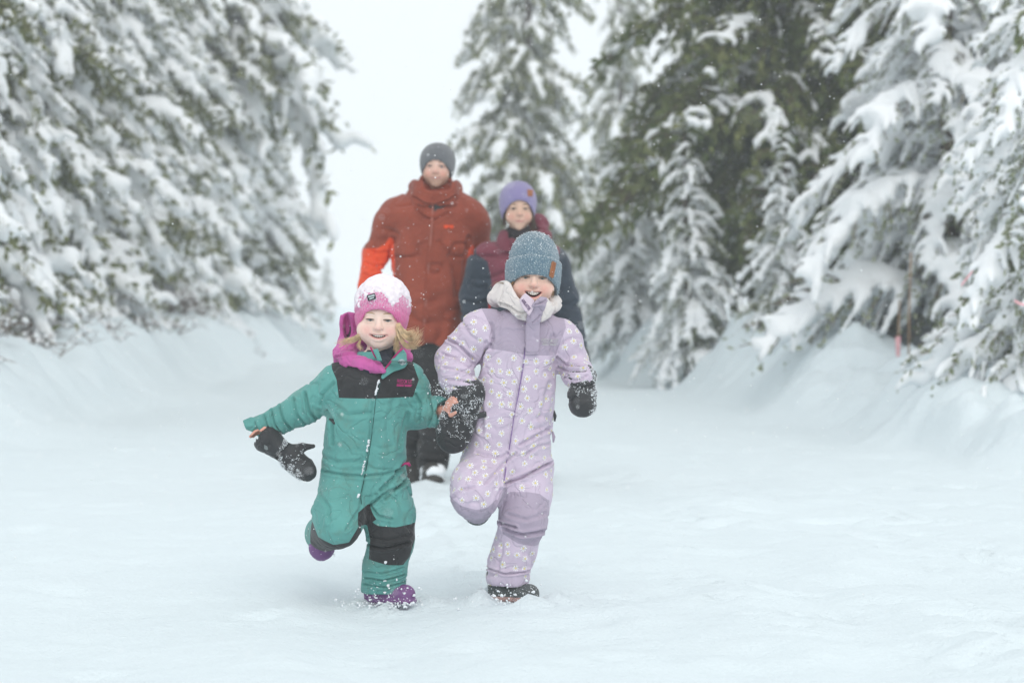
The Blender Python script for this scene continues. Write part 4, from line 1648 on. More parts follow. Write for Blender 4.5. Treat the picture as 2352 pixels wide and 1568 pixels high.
    Vz, Fz = tubes([np.array(zl)], [np.full(len(zl), .0013)], 6)
    part('zip', Vz, Fz, M_ZIP, suit)
    rg = np.random.default_rng(8)
    bits = []
    for (a, b) in (((869, 883), (864, 905)), ((848, 1010), (844, 1033)), ((838, 1058), (832, 1088)), ((825, 1134), (823, 1140)), ((872, 872), (870, 880))):
        for t in np.linspace(0, 1, 9):
            q = L2([(a[0] + t * (b[0] - a[0]), a[1] + t * (b[1] - a[1]))])[0]
            bits.append(front(sb, (q[0], -.15, q[1]), .002) + rg.normal(0, .0008, 3))
    Vb, Fb = blobs(np.array(bits), rg.uniform(.003, .0052, len(bits)), 5)
    part('packed_snow', Vb, Fb, M_SNOW_FINE, suit)
    # chest lettering
    magenta = plain('magenta_print', (.40, .035, .16), .6, .3, 300, .2)
    cx2, cz2 = L2([(930, 880)])[0]
    decal_text('chest_lettering', 'FREEDOM SUIT', .047, .0125, lambda u, v: (cx2 + u, cz2 + v + .0065 - .05 * u), sb, magenta, suit, .0012, .012)
    ln = [(-.0245, -.0025), (.0235, -.0025), (.0235, -.0005), (-.0245, -.0005)]
    patch2d('chest_underline', ln, lambda u, v: (cx2 + u, cz2 + v - .002 - .05 * u), sb, magenta, suit, .0012)
    for u0, u1 in ((-.025, -.003), (.0, .021)):
        patch2d('chest_small_print', [(u0, -.0085), (u1, -.0085), (u1, -.0045), (u0, -.0045)], lambda u, v: (cx2 + u, cz2 + v - .001 - .05 * u), sb, magenta, suit, .0012)
    # zip pulls
    pull = [front(sb, (*[L2([q])[0][0]], -.1, L2([q])[0][1]), .004) for q in ((756, 962), (764, 966), (768, 971))]
    Vz, Fz = tubes([np.array(pull)], [np.array([.003, .005, .004])], 6)
    part('zip_pull', Vz, Fz, M_RUBBER, suit)
    pk = np.array([L(922, 1070, -.07), L(930, 1064, -.075), L(938, 1064, -.075), L(941, 1069, -.07)])
    Vz, Fz = tubes([pk], [np.array([.002, .004, .0055, .005])], 6)
    part('zip_pull', Vz, Fz, zipm, suit)
    # dark base layer at the throat
    Nv = Vol((-.16, -.2, .66), (.12, .1, .84), .0035)
    Nv.cap(fr.w((0, .026, -.088)), ch + (.004, -.018, .01), .043, .062, .004)
    Vz, Fz = Nv.mesh()
    part('neck_warmer', Vz, Fz, fabric('navy_base_layer', (.03, .035, .05), .2), root)
    # ---- pink hood lying round the neck
    H = Vol((-.26, -.25, .66), (.14, .22, .96), .0035)
    pts = [L(930, 822, .02), L(918, 800, .06), L(870, 788, .085), L(805, 785, .06), L(792, 812, .0), L(805, 828, -.06), L(835, 836, -.10), L(862, 843, -.125), L(880, 852, -.145)]
    H.tube(pts, [.026, .030, .033, .034, .034, .031, .025, .019, .010], .02, sq=((0, 0, 1), .80))
    H.cap(L(800, 800, .03), L(780, 835, .0), .028, .020, .02)
    H.sheet(L2([(779, 795), (779, 745), (782, 722), (800, 716), (818, 720), (822, 800)], .06), lambda a, b: .065 + 0 * a, .035, .012, rnd=.012, ylo=.02, yhi=.11)
    H.ell(L(797, 750, .045), (.012, .03, .042), None, .006, 'sub')
    Vh, Fh = H.mesh()
    Vh = relax(Vh, Fh, 1)
    Vh = fold(Vh, Fh, [(L2([(770, 820), (800, 812), (850, 815), (872, 835)], -.08), .004, .006), (L2([(800, 842), (835, 848), (848, 852)], -.08), .004, .006)], .003, 9, 16, .0015)
    pinks = fabric('magenta_hood', (.52, .105, .33), .1, .7)
    ins = np.linalg.norm((Vh - L(797, 757, .03)) / np.array((.013, .05, .032)), axis=1)
    s = np.where(Vh[:, 1] < .07, 1.0 - ins, -1.0)
    (Va, Ta), (Vb_, Tb_) = clip(Vh, Fh, s)
    hood = part('hood', Vb_, Tb_, pinks, suit)
    if len(Ta):
        part('hood_lining', Va, Ta, fabric('hood_lining', (.05, .02, .04), .2), suit)
    # ---- hat with a cap of snow
    hem = lambda a, b: np.where(b < .02, .034 - 9.0 * np.abs(a) ** 2 * 1.25, -.03) - .20 * np.clip(b + .06, 0, .1)
    W = Vol(fr.c - .2, fr.c + .2, .0032)
    hat_sdf(W, fr, lambda a, b: np.maximum(.033 - 9.5 * a * a - .60 * np.clip(b + .075, 0, .12), -.048), (.0860, .101, .0965), (0, .008, .036))
    Vw, Fw = W.mesh()
    Vw = relax(Vw, Fw, 1)
    Nw = vnorm(Vw, Fw)
    q = fr.l(Vw)
    band = np.exp(-((q[:, 2] - (.055 - 6 * q[:, 0] ** 2)) / .006) ** 2)
    Vw = Vw + Nw * (.0022 * fbm(Vw, 40, 3, 2) - .0025 * band)[:, None]
    hat = part('knit_hat', Vw, Fw, knit('pink_wool', (.72, .15, .37), tuple(fr.c), 75, frost=.9, fz=(.012, .062)), root)
    hb = mkbvh(Vw, Fw)
    q = fr.l(Vw)
    m = q[:, 2] - (.073 - 2.5 * q[:, 0] ** 2 - .12 * q[:, 0]) + .030 * fbm(Vw, 34, 7, 3) + .018 * fbm(Vw, 150, 9, 2) - .05 * (q[:, 1] > .12)
    dsp = np.clip(.0004 + .20 * m, -.006, .0045) + .0012 * fbm(Vw, 130, 1, 2)
    Vs = Vw + vnorm(Vw, Fw) * dsp[:, None]
    keep = (dsp[Fw] > -.004).any(1) & (q[Fw][:, :, 2] > .03).all(1)
    u, inv = np.unique(Fw[keep], return_inverse=True)
    part('snow_cap', Vs[u], inv.reshape(-1, 4), plain('snow_on_wool', (.86, .79, .84), .8, .2, 70, .12, .5, 300, .003), hat)
    Vp2, Fp2 = specks(Vw, Fw, 2600, lambda v, n: sstep(.022, .06, fr.l(v)[:, 2] + .012 * fbm(v, 60, 2)) * (n[:, 1] < .3), .0005, .0019, 3)
    part('snow_specks', Vp2, Fp2, M_SNOW_FINE, hat)
    hx, hz = L2([(850, 682)], -.2)[0]
    rr = R(15)
    tfl = lambda u, v: (hx + u * math.cos(rr) - v * math.sin(rr), hz + u * math.sin(rr) + v * math.cos(rr))
    dark = plain('woven_label', (.03, .04, .045), .7, .2)
    patch2d('label', [(-.0135, -.0095), (.0135, -.0095), (.0135, .0095), (-.0135, .0095)], tfl, hb, dark, hat, .0048)
    pale = plain('label_thread', (.45, .52, .53), .7, .2)
    patch2d('label_mark', [(-.0105, .001), (.0115, .001), (.0115, .006), (-.0105, .006)], tfl, hb, pale, hat, .0056)
    patch2d('label_mark', [(-.008, -.007), (.007, -.005), (.009, -.0015), (-.008, -.0015)], tfl, hb, pale, hat, .0056)
    # ---- blond hair blown out on both sides
    hairm = plain('blond_hair', (.66, .49, .30), .45, .5, 60, .3)
    g = [[L(914, 748, -.12), L(925, 775, -.13), L(948, 785, -.12), L(962, 772, -.11), L(955, 752, -.1)],
         [L(912, 755, -.11), L(920, 788, -.12), L(940, 800, -.11), L(958, 790, -.1), L(966, 765, -.1)],
         [L(908, 760, -.1), L(912, 790, -.1), L(910, 806, -.09), L(925, 800, -.09)],
         [L(915, 745, -.11), L(930, 765, -.12), L(945, 768, -.11), L(955, 758, -.1)]]
    g2 = [[L(830, 766, -.09), L(815, 776, -.09), L(792, 782, -.08), L(768, 790, -.07)],
          [L(832, 770, -.08), L(815, 784, -.09), L(795, 785, -.08), L(775, 800, -.07)],
          [L(830, 775, -.07), L(822, 795, -.09), L(835, 805, -.09)]]
    V1, F1 = hair_strands(g, 3, 95, .0065, .008, .0009)
    V2, F2 = hair_strands(g2, 5, 45, .0045, .004, .0009)
    part('hair', V1, F1, hairm, root)
    part('hair', V2, F2, hairm, root)
    # ---- boots
    boot = plain('purple_rubber', (.19, .085, .225), .5, .35, 20, .12, .2, 60)
    for a, t, up in ((L(863, 1383, -.005), (.90, -.44, 0), (0, 0, 1)), (L(748, 1208, .14), (-.12, .62, -.50), (-.1, -.65, -.75))):
        Bv = Vol(np.array(a) - .2, np.array(a) + .2, .004)
        boot_sdf(Bv, a, t, up, 1.02 if up[2] == 1 else 1.0, .085)
        Vb2, Fb2 = Bv.mesh()
        bo = part('boot', Vb2, Fb2, boot, root)
        Vq, Fq = specks(Vb2, Fb2, 150, lambda v, n: sstep(.03, .0, v[:, 2]) + .15, .0008, .0025, 4)
        part('snow_specks', Vq, Fq, M_SNOW_FINE, bo)
    # ---- mitten hanging from the right wrist
    Mv = Vol((-.5, -.25, .36), (-.2, .1, .60), .003)
    mitten_sdf(Mv, L(646, 1034, -.07), L(722, 1096, -.075), (1, 0, .6), r=.035, flat=.75, palm=(.3, 1, -.2), cuff=L(617, 1011, -.068), thumb_len=.078, thumb_dir=(1, 0, .12), thumb_at=.12)
    Mv.cap(L(636, 1026, -.07), L(614, 1008, -.068), .036, .047, .006)
    Mv.cap(L(608, 1004, -.068), L(618, 1012, -.068), .040, .036, .003, 'sub')
    Vm, Fm = Mv.mesh()
    Vm = fold(relax(Vm, Fm, 1), Fm, [(L2([(636, 1050), (645, 1035), (660, 1022)]), .004, .006)], .002, 6, 25, .001)
    mit = part('mitten', Vm, Fm, M_MITT, root)
    Vq, Fq = specks(Vm, Fm, 1700, lambda v, n: sstep(L(640, 0)[0], L(650, 0)[0], v[:, 0]) * sstep(L(708, 0)[0], L(690, 0)[0], v[:, 0]) * sstep(-.05, .5, fbm(v, 70, 3, 2)) * (n[:, 1] < .4), .0005, .0019, 6)
    part('snow_specks', Vq, Fq, M_SNOW_FINE, mit)
    mbv = mkbvh(Vm, Fm)
    mx, mz = L2([(611, 1027)])[0]
    patch2d('badge', [(-.006, -.004), (.002, -.0085), (.0075, -.006), (.005, .004), (-.005, .0095)], lambda u, v: (mx + u, mz + v), mbv, plain('grey_badge', (.2, .22, .22), .5, .3), mit, .0012)
    # leash between cuff and sleeve
    V1, F1 = tubes([np.array([L(622, 1000, -.07), L(628, 990, -.06), L(640, 985, -.05)])], [np.full(3, .003)], 6)
    part('leash', V1, F1, M_RUBBER, mit)
    # snow dust on the suit
    V, F = np.concatenate([Vn]), Tn
    Vq, Fq = specks(V, F, 260, lambda v, n: (n[:, 1] < .3) * 1.0, .0006, .0022, 16)
    part('snow_specks', Vq, Fq, M_SNOW_FINE, suit)
    return root


child_green()

# ------------------------------------------------------------------ the older child in the lilac daisy suit
def daisies(V, F, mask, seed, dia=.0245, gap=.0315, maxn=900):
    """flat printed daisies: petals and eyes laid on a surface, one mesh each"""
    rg = np.random.default_rng(seed)
    N = vnorm(V, F)
    ok = np.where(mask(V))[0]
    rg.shuffle(ok)
    pts = []
    P = np.zeros((0, 3))
    for i in ok[:14000]:
        g = gap * rg.uniform(.85, 1.2)
        if len(P) and np.min(((P - V[i]) ** 2).sum(1)) < g * g:
            continue
        P = np.vstack([P, V[i]])
        pts.append(i)
        if len(pts) >= maxn:
            break
    bv = mkbvh(V, F)
    pv, pf, cv, cf = [], [], [], []
    for i in pts:
        n = N[i]
        a = np.cross(n, (0, 0, 1.) if abs(n[2]) < .9 else (1., 0, 0))
        a /= np.linalg.norm(a)
        b = np.cross(n, a)
        th = rg.uniform(0, 6.28)
        r = dia / 2 * rg.uniform(.88, 1.1)
        K = 9

        def stick(u, off):
            p = V[i] + a * u[0] + b * u[1]
            h = bv.find_nearest(Vector(p))
            return np.array(h[0]) + np.array(h[1]) * off
        for k in range(K):
            t = th + 2 * np.pi * k / K + rg.uniform(-.12, .12)
            d = np.array((math.cos(t), math.sin(t)))
            e = np.array((-d[1], d[0]))
            rr = r * rg.uniform(.85, 1.08)
            c = len(pv)
            pv += [stick(d * rr * .22, .0007), stick(d * rr * .7 + e * rr * .155, .0007), stick(d * rr, .0007), stick(d * rr * .7 - e * rr * .155, .0007)]
            pf += [(c, c + 1, c + 2), (c, c + 2, c + 3)]
        c = len(cv)
        cv.append(stick((0, 0), .0011))
        for k in range(7):
            t = 2 * np.pi * k / 7
            cv.append(stick((math.cos(t) * r * .25, math.sin(t) * r * .25), .0010))
        cf += [(c, c + 1 + k, c + 1 + (k + 1) % 7) for k in range(7)]
    return np.array(pv), np.array(pf), np.array(cv), np.array(cf)


def child_lilac():
    root, L, L2, sc = person_root(1180, 1382, 7.75, 'small person running in a lilac snowsuit printed with white daisies and a blue beanie')
    SK, CH, LP = (.80, .57, .47), (.79, .44, .37), (.64, .30, .27)
    lil = fabric('lilac_shell', (.575, .48, .595), .05, .7, .25, .3, .3)
    mauve = fabric('mauve_panel', (.395, .33, .42), .06, .75, .2, .3, .25)
    cream = fabric('cream_fleece', (.72, .665, .645), .05, .9, .5, .4, .15)
    fr = Frame(L(1225, 636, -.11) + np.array([0, .08, 0]), rotm(2, 2, 3), 1.0)
    B = Vol((-.36, -.32, -.02), (.36, .42, 1.20), .003)
    ms = head_sdf(B, fr, .98, 1.02, 1.0, op=.0088, smile=.009, wide=1.1)
    ch = L(1205, 760, -.05)
    B.cap(fr.w((0, .02, -.06)), ch + (0, 0, .02), .034, .038, .02)
    B.tube([ch, L(1180, 930, -.03), L(1168, 1070, 0)], [.078, .083, .088], .03)
    shR, elR, wrR = L(1103, 752, -.045), L(1040, 828, -.03), L(1068, 893, -.10)
    shL, elL, wrL = L(1288, 772, -.05), L(1313, 830, -.02), L(1336, 868, -.11)
    B.tube([ch, shR, elR, wrR, L(1055, 950, -.1)], [.05, .03, .026, .02, .024], .015)
    B.tube([ch, shL, elL, wrL, L(1340, 905, -.14)], [.05, .03, .026, .02, .024], .015)
    hipR, knR, anR = L(1115, 1075, -.02), L(1090, 1148, -.17), L(1095, 1160, .10)
    hipL, knL, anL = L(1212, 1085, 0), L(1202, 1190, -.07), L(1166, 1330, -.02)
    B.tube([hipR, knR, anR], [.052, .042, .03], .02)
    B.tube([hipL, knL, anL], [.052, .042, .03], .02)
    V, F = B.mesh()
    V = relax(V, F, 1, .35)
    V, F = thin_body(V, F, fr, [])
    C = head_tint(V, fr, 1.0, SK, CH, LP, ms)
    body = part('body', V, F, M_SKIN, root, col=C)
    bb = mkbvh(V, F)
    face_bits(body, fr, ms, bb, (.17, .19, .17), (.28, .19, .12), .0155)
    # ---- snowsuit
    S = Vol((-.34, -.34, .02), (.34, .36, 1.02), .004)
    c0 = lambda y, l, r, d: (L(0, y, d)[2], (L(l, y, d)[0] + L(r, y, d)[0]) / 2, d, (L(r, y, d)[0] - L(l, y, d)[0]) / 2)
    lv = [(*c0(1115, 1085, 1250, .0), .088), (*c0(1070, 1062, 1264, 0), .115), (*c0(1000, 1068, 1266, -.01), .112), (*c0(930, 1084, 1272, -.025), .108),
          (*c0(860, 1100, 1277, -.035), .106), (*c0(800, 1115, 1284, -.045), .102), (*c0(750, 1122, 1290, -.05), .092), (*c0(718, 1150, 1268, -.045), .07)]
    S.loft(lv, .03, p=2.3)
    S.cap(L(1112, 748, -.045), L(1288, 768, -.05), .050, .048, .03)
    S.tube([L(1122, 755, -.045), L(1100, 765, -.045), L(1068, 800, -.03), elR + (.0, 0, 0), L(1048, 862, -.075)], [.058, .062, .060, .054, .056], .02)
    S.cap(L(1048, 862, -.075), wrR + (-.004, 0, .003), .055, .046, .012)
    S.tube([L(1280, 772, -.05), L(1296, 790, -.045), elL, L(1328, 858, -.075)], [.056, .057, .051, .048], .02)
    S.cap(L(1328, 858, -.075), wrL + (.0, 0, 0), .048, .045, .012)
    S.tube([hipR + (.012, 0, 0), L(1098, 1115, -.11), knR + (0, .02, .01)], [.088, .082, .070], .03)
    S.tube([knR + (0, .02, .01), anR], [.068, .058], .02)
    S.tube([hipL + (-.01, 0, 0), L(1209, 1130, -.04), knL, L(1182, 1262, -.04), L(1169, 1300, -.025)], [.09, .077, .071, .064, .066], .03)
    S.cap(L(1170, 1298, -.024), L(1166, 1318, -.02), .069, .070, .01)
    S.cap(L(1162, 1378, -.018), L(1164, 1322, -.02), .060, .054, .004, 'sub')
    S.loft([(L(0, 1400)[2] - .03, L(1164, 0)[0], -.02, .12, .12), (L(0, 1341)[2], L(1164, 0)[0], -.02, .12, .12)], .004, 'sub')
    S.cap(ch + (.002, -.01, .08), ch + (.002, -.02, .04), .055, .045, .006, 'sub')
    V, F = S.mesh()
    V = relax(V, F, 1, .4)
    st = [(L2([(1095, 1040), (1150, 1050), (1165, 1040)]), .006, .005), (L2([(1206, 800), (1196, 870), (1182, 940), (1172, 1010), (1165, 1055), (1158, 1090)]), .005, .006),
          (L2([(1115, 1105), (1150, 1070), (1185, 1040)]), .006, .006), (L2([(1158, 1110), (1200, 1095), (1240, 1075), (1264, 1065)]), .006, .014),
          (L2([(1195, 1020), (1230, 1000), (1265, 985)]), .007, .008), (L2([(1205, 1045), (1235, 1025), (1262, 1020)]), .006, .006),
          (L2([(1125, 790), (1112, 815), (1095, 840)]), .006, .010), (L2([(1028, 780), (1050, 790), (1085, 822)]), .006, .010),
          (L2([(1015, 812), (1045, 822), (1080, 845)]), .005, .007), (L2([(1020, 845), (1050, 848), (1090, 862)]), .005, .006),
          (L2([(1025, 870), (1055, 872), (1095, 880)]), .005, .006), (L2([(1030, 885), (1060, 888), (1100, 890)]), .004, .006),
          (L2([(1280, 820), (1300, 838), (1340, 842)]), .005, .008), (L2([(1283, 845), (1310, 852), (1345, 850)]), .005, .008), (L2([(1295, 865), (1320, 872), (1348, 862)]), .004, .006),
          (L2([(1118, 785), (1108, 830), (1100, 860)]), .007, .006),
          (L2([(1160, 1212), (1200, 1225), (1248, 1218)]), .007, .011), (L2([(1150, 1200), (1170, 1205), (1185, 1207)]), .005, .012), (L2([(1168, 1180), (1210, 1190), (1252, 1178)]), .008, .004),
          (L2([(1120, 1308), (1160, 1318), (1215, 1312)]), .004, .010), (L2([(1040, 1140), (1062, 1118), (1090, 1112)]), .006, .006),
          (L2([(1150, 1120), (1135, 1150), (1130, 1165)]), .006, .007), (L2([(1262, 880), (1250, 930), (1240, 960)]), .010, .005),
          (L2([(1095, 880), (1105, 930), (1108, 990)]), .010, .005), (L2([(1128, 745), (1132, 775), (1128, 800)]), .008, .006), (L2([(1270, 770), (1262, 790), (1265, 808)]), .008, .005)]
    V = fold(V, F, st, .0030, 77, 10, .0018)
    x, y, z = V.T
    yoke = -poly_sd(np.array(L2([(1095, 690), (1113, 722), (1126, 748), (1130, 772), (1124, 800), (1160, 805), (1205, 814), (1250, 816), (1277, 815), (1287, 785), (1300, 752), (1290, 700), (1200, 640)])), x, z)
    kneeL = np.minimum(-poly_sd(np.array(L2([(1152, 1135), (1175, 1128), (1215, 1128), (1240, 1133), (1262, 1150), (1262, 1200), (1245, 1250), (1225, 1254), (1190, 1246), (1155, 1225), (1148, 1190), (1156, 1160)])), x, z), .03 - (y - knL[1]))
    kneeR = np.minimum(-poly_sd(np.array(L2([(1022, 1118), (1040, 1140), (1062, 1155), (1095, 1163), (1118, 1160), (1142, 1140), (1150, 1200), (1060, 1240), (1010, 1200)])), x, z), .09 - y)
    crot = np.minimum(-poly_sd(np.array(L2([(1148, 1128), (1160, 1112), (1166, 1108), (1164, 1140), (1150, 1150), (1138, 1160)], -.08)), x, z), .25 - np.abs(y))
    s_all = np.max([yoke, kneeL, kneeR, crot], axis=0)
    (Vp, Tp), (Vn, Tn) = clip(V, F, s_all)
    suit = part('snowsuit', Vn, Tn, lil, root)
    sb = mkbvh(V, F)
    cz = Vp[Tp].mean(1)
    which = np.where(cz[:, 2] > L(0, 1000)[2], 0, np.where((cz[:, 0] < L(1147, 0)[0]) & (cz[:, 2] < L(0, 1100)[2]), 2, np.where((cz[:, 0] < L(1150, 0)[0]) & (cz[:, 2] > L(0, 1150)[2]), 3, 1)))
    for i, nm in enumerate(('yoke', 'knee_patch', 'knee_patch', 'crotch_panel')):
        T = Tp[which == i]
        if i == 3 and len(T):
            c3 = Vp[T].mean(1)
            T = T[np.abs(c3[:, 1] - np.median(c3[:, 1])) < .10]
        if len(T):
            u, inv = np.unique(T, return_inverse=True)
            part(nm, Vp[u], inv.reshape(-1, 3), mauve, suit)
    # printed daisies, none on the plain panels
    pv, pf, cv, cf = daisies(V, F, lambda v: (s_all < -.012), 5)
    tag(part('daisy_petals', pv, pf, plain('white_print', (.88, .88, .86), .7, .2, 200, .05), suit), kind='stuff')
    tag(part('daisy_eyes', cv, cf, plain('yellow_print', (.78, .67, .2), .7, .2, 200, .1), suit), kind='stuff')
    # zip line
    zl = [front(sb, (L2([q])[0][0], -.15, L2([q])[0][1]), .0004) for q in [(1206, 742), (1206, 800), (1203, 830), (1197, 870), (1190, 910), (1182, 950), (1176, 990), (1170, 1030), (1164, 1058), (1160, 1090), (1157, 1102)]]
    Vz, Fz = tubes([np.array(zl)], [np.full(len(zl), .0020)], 6)
    part('zip', Vz, Fz, plain('lilac_zip', (.24, .15, .36), .6, .3), suit)
    pale = plain('pale_print', (.50, .48, .50), .7, .2, 200, .08)
    cx2, cz2 = L2([(1263, 786)])[0]
    decal_text('chest_lettering', 'FREEDOM SUIT', .054, .0125, lambda u, v: (cx2 + u, cz2 + v + .006 - .05 * u), sb, pale, suit, .0014, .012)
    patch2d('chest_underline', [(-.0265, -.0025), (.0255, -.0025), (.0255, -.0005), (-.0265, -.0005)], lambda u, v: (cx2 + u, cz2 + v - .002 - .05 * u), sb, pale, suit, .0014)
    for u0, u1 in ((-.024, -.004), (.0, .02)):
        patch2d('chest_small_print', [(u0, -.008), (u1, -.008), (u1, -.005), (u0, -.005)], lambda u, v: (cx2 + u, cz2 + v - .001 - .05 * u), sb, pale, suit, .0014)
    for q in ((1274, 955), (1271, 1003)):
        a = np.array([L(q[0] - 2, q[1] - 12, -.04), L(q[0] + 1, q[1], -.05), L(q[0], q[1] + 12, -.045)])
        Vz, Fz = tubes([a], [np.array([.003, .006, .003])], 6)
        part('zip_pull', Vz, Fz, M_RUBBER if q[1] < 980 else mauve, suit)
    # ---- cream hood round the neck
    H = Vol((-.14, -.28, .84), (.22, .20, 1.06), .0035)
    pts = [L(1264, 706, -.05), L(1264, 696, .0), L(1250, 680, .06), L(1210, 672, .09), L(1162, 672, .06), L(1146, 684, .0)]
    H.tube(pts, [.026, .032, .036, .038, .040, .038], .02, sq=((0, 0, 1), .86))
    xc = L(1205, 0)[0]
    H.sheet(L2([(1161, 643), (1143, 664), (1128, 688), (1140, 698), (1166, 709), (1190, 731), (1211, 737), (1221, 704), (1200, 694), (1187, 681), (1178, 665), (1172, 650)], -.08), lambda a, b: -.150 + 1.05 * np.maximum(xc - a, 0) + .25 * np.maximum(b - L(0, 690)[2], 0), .050, .018, rnd=.016, ylo=-.24, yhi=.10)
    xc2 = L(1240, 0)[0]
    H.sheet(L2([(1256, 684), (1268, 697), (1273, 708), (1263, 729), (1241, 740), (1238, 728), (1244, 706)], -.08), lambda a, b: -.150 + 1.1 * np.maximum(a - xc2, 0), .045, .016, rnd=.014, ylo=-.24, yhi=.02)
    Vh, Fh = H.mesh()
    Vh = relax(Vh, Fh, 3)
    Vh = fold(Vh, Fh, [(L2([(1148, 696), (1172, 704), (1190, 717), (1197, 720), (1216, 711)], -.13), .004, .009), (L2([(1175, 722), (1190, 728), (1206, 722)], -.13), .003, .006)], .0016, 31, 12, .001)
    part('hood', Vh, Fh, cream, suit)
    hoodb = mkbvh(Vh, Fh)
    # ---- tall collar flap over the chin, and the neck gaiter
    pc = L2([(1240, 681), (1247, 681), (1257, 684), (1254, 700), (1248, 718), (1240, 741), (1238, 815), (1206, 815), (1208, 736), (1213, 716), (1219, 703), (1229, 692)], -.17)
    K = Vol((-.02, -.30, L(0, 830)[2]), (.14, -.02, L(0, 660)[2]), .003)
    zt, zb = L(0, 690)[2], L(0, 760)[2]

    def yflap(a, b):
        t = np.clip((b - zb) / (zt - zb), 0, 1)
        base = np.interp(b, [L(0, 815)[2], L(0, 770)[2], L(0, 745)[2], L(0, 725)[2], L(0, 700)[2], L(0, 675)[2]], [-.152, -.160, -.172, -.186, -.200, -.205])
        return base + .9 * (a - L(1225, 0)[0]) ** 2 * 3 + .006 * np.sin((b - zb) * 90 + a * 40) * t
    K.sheet(pc, yflap, .012, ylo=-.28, yhi=-.05)
    Vk, Fk = K.mesh()
    Vk = fold(relax(Vk, Fk, 1), Fk, [(L2([(1228, 700), (1240, 697), (1252, 690)], -.17), .003, .005), (L2([(1224, 740), (1236, 730), (1240, 722)], -.17), .003, .004)], .0012, 8, 30, .0006)
    part('collar_flap', Vk, Fk, mauve, suit)
    gait = fabric('gaiter_cloth', (.62, .52, .60), .08, .8)
    G = Vol((-.05, -.30, L(0, 760)[2]), (.16, .0, L(0, 660)[2]), .003)
    pg = L2([(1200, 678), (1207, 673), (1217, 681), (1227, 690), (1227, 704), (1219, 720), (1215, 726), (1200, 708), (1192, 690)], -.15)
    G.sheet(pg, lambda a, b: -.186 - .10 * (a - L(1192, 0)[0]) - .15 * (L(0, 672)[2] - b), .012, ylo=-.28, yhi=-.10)
    Vg, Fg = G.mesh()
    ga = part('neck_gaiter', relax(Vg, Fg, 1), Fg, gait, root)
    gb = mkbvh(Vg, Fg)
    gx, gz = L2([(1205, 702)], -.16)[0]
    ra = R(-53)
    decal_text('gaiter_lettering', 'AIRBLASTER', .040, .010, lambda u, v: (gx + .004 + u * math.cos(ra) - v * math.sin(ra), gz + .004 + u * math.sin(ra) + v * math.cos(ra)), gb, plain('purple_print', (.09, .04, .13), .7, .2), ga, .0018, .02)
    # ---- beanie with a folded cuff
    hatm = knit('slate_wool', (.115, .195, .25), tuple(fr.c), 85, frost=.7)
    W = Vol(fr.c - .21, fr.c + .21, .0032)
    hat_sdf(W, fr, lambda a, b: np.maximum(.012 - 4.5 * a * a - .42 * np.clip(b + .075, 0, .16), -.05), (.082, .097, .117), (.0, .012, .028), .010, 2.2)
    Vw, Fw = W.mesh()
    Vw = relax(Vw, Fw, 1)
    Vw = Vw + vnorm(Vw, Fw) * (.003 * fbm(Vw, 25, 3, 2))[:, None]
    hat = part('knit_beanie', Vw, Fw, hatm, root)
    W = Vol(fr.c - .21, fr.c + .21, .0032)
    hat_sdf(W, fr, lambda a, b: np.maximum(.009 - 4.5 * a * a - .42 * np.clip(b + .075, 0, .16), -.056), (.0905, .105, .120), (.0, .012, .024), .012, 2.3)

    def top(X, Y, Z):
        dx, dy, dz = X - fr.c[0], Y - fr.c[1], Z - fr.c[2]
        qx, qy, qz = [(dx * fr.r[0, i] + dy * fr.r[1, i] + dz * fr.r[2, i]) for i in range(3)]
        return (.074 - 2.0 * qx * qx - .12 * np.clip(qy + .09, 0, .2)) - qz
    W.put(top, fr.c - .2, fr.c + .2, .006, 'sub')
    Vc, Fc = W.mesh()
    Vc = relax(Vc, Fc, 2)
    cuff = part('cuff', Vc, Fc, hatm, hat)
    cb = mkbvh(Vc, Fc)
    Vq, Fq = specks(Vw, Fw, 1400, lambda v, n: sstep(.05, .13, fr.l(v)[:, 2]) * (n[:, 1] < .5) * (1 + 2 * sstep(0, .5, fbm(v, 40, 2))), .0006, .0020, 3)
    part('snow_specks', Vq, Fq, M_SNOW_FINE, hat)
    Vq, Fq = specks(Vc, Fc, 700, lambda v, n: (.25 + 1.6 * sstep(.055, .072, fr.l(v)[:, 2] + 2 * fr.l(v)[:, 0] ** 2)) * (n[:, 1] < .5) * (fr.l(v)[:, 1] < .05), .0005, .0016, 4)
    part('snow_specks', Vq, Fq, M_SNOW_FINE, cuff)
    leather = plain('tan_leather', (.30, .105, .04), .55, .4, 60, .2, .3, 200)
    lx, lz = L2([(1269.5, 619)], -.14)[0]
    ra2 = R(-11)
    tfl = lambda u, v: (lx + u * math.cos(ra2) - v * math.sin(ra2), lz + u * math.sin(ra2) + v * math.cos(ra2))
    pt = patch2d('leather_tag', [(-.0075, -.022), (.0045, -.0275), (.0085, -.022), (.0085, .023), (-.004, .0275), (-.0075, .022)], tfl, cb, leather, hat, .003)
    stitch = plain('tan_stitch', (.5, .32, .2), .7, .2)
    sp = [(-.0055, -.020), (.004, -.0245), (.0067, -.0205), (.0067, .021), (-.0035, .025), (-.0055, .0205), (-.0055, -.020)]
    P = np.array([front(cb, (tfl(*u)[0], 0, tfl(*u)[1]), .0042) for u in sp])
    Vz, Fz = tubes([P], [np.full(len(P), .0006)], 4)
    part('stitching', Vz, Fz, stitch, hat)
    # ---- a little brown hair at the temples
    hairm = plain('light_brown_hair', (.26, .155, .075), .45, .5, 60, .3)
    g = [[L(1176, 645, -.08), L(1174, 660, -.09), L(1177, 675, -.09), L(1182, 685, -.1)], [L(1178, 648, -.09), L(1172, 662, -.09), L(1170, 672, -.08)],
         [L(1266, 655, -.08), L(1270, 670, -.08), L(1268, 685, -.08)]]
    V1, F1 = hair_strands(g[:2], 3, 45, .003, .003, .0009)
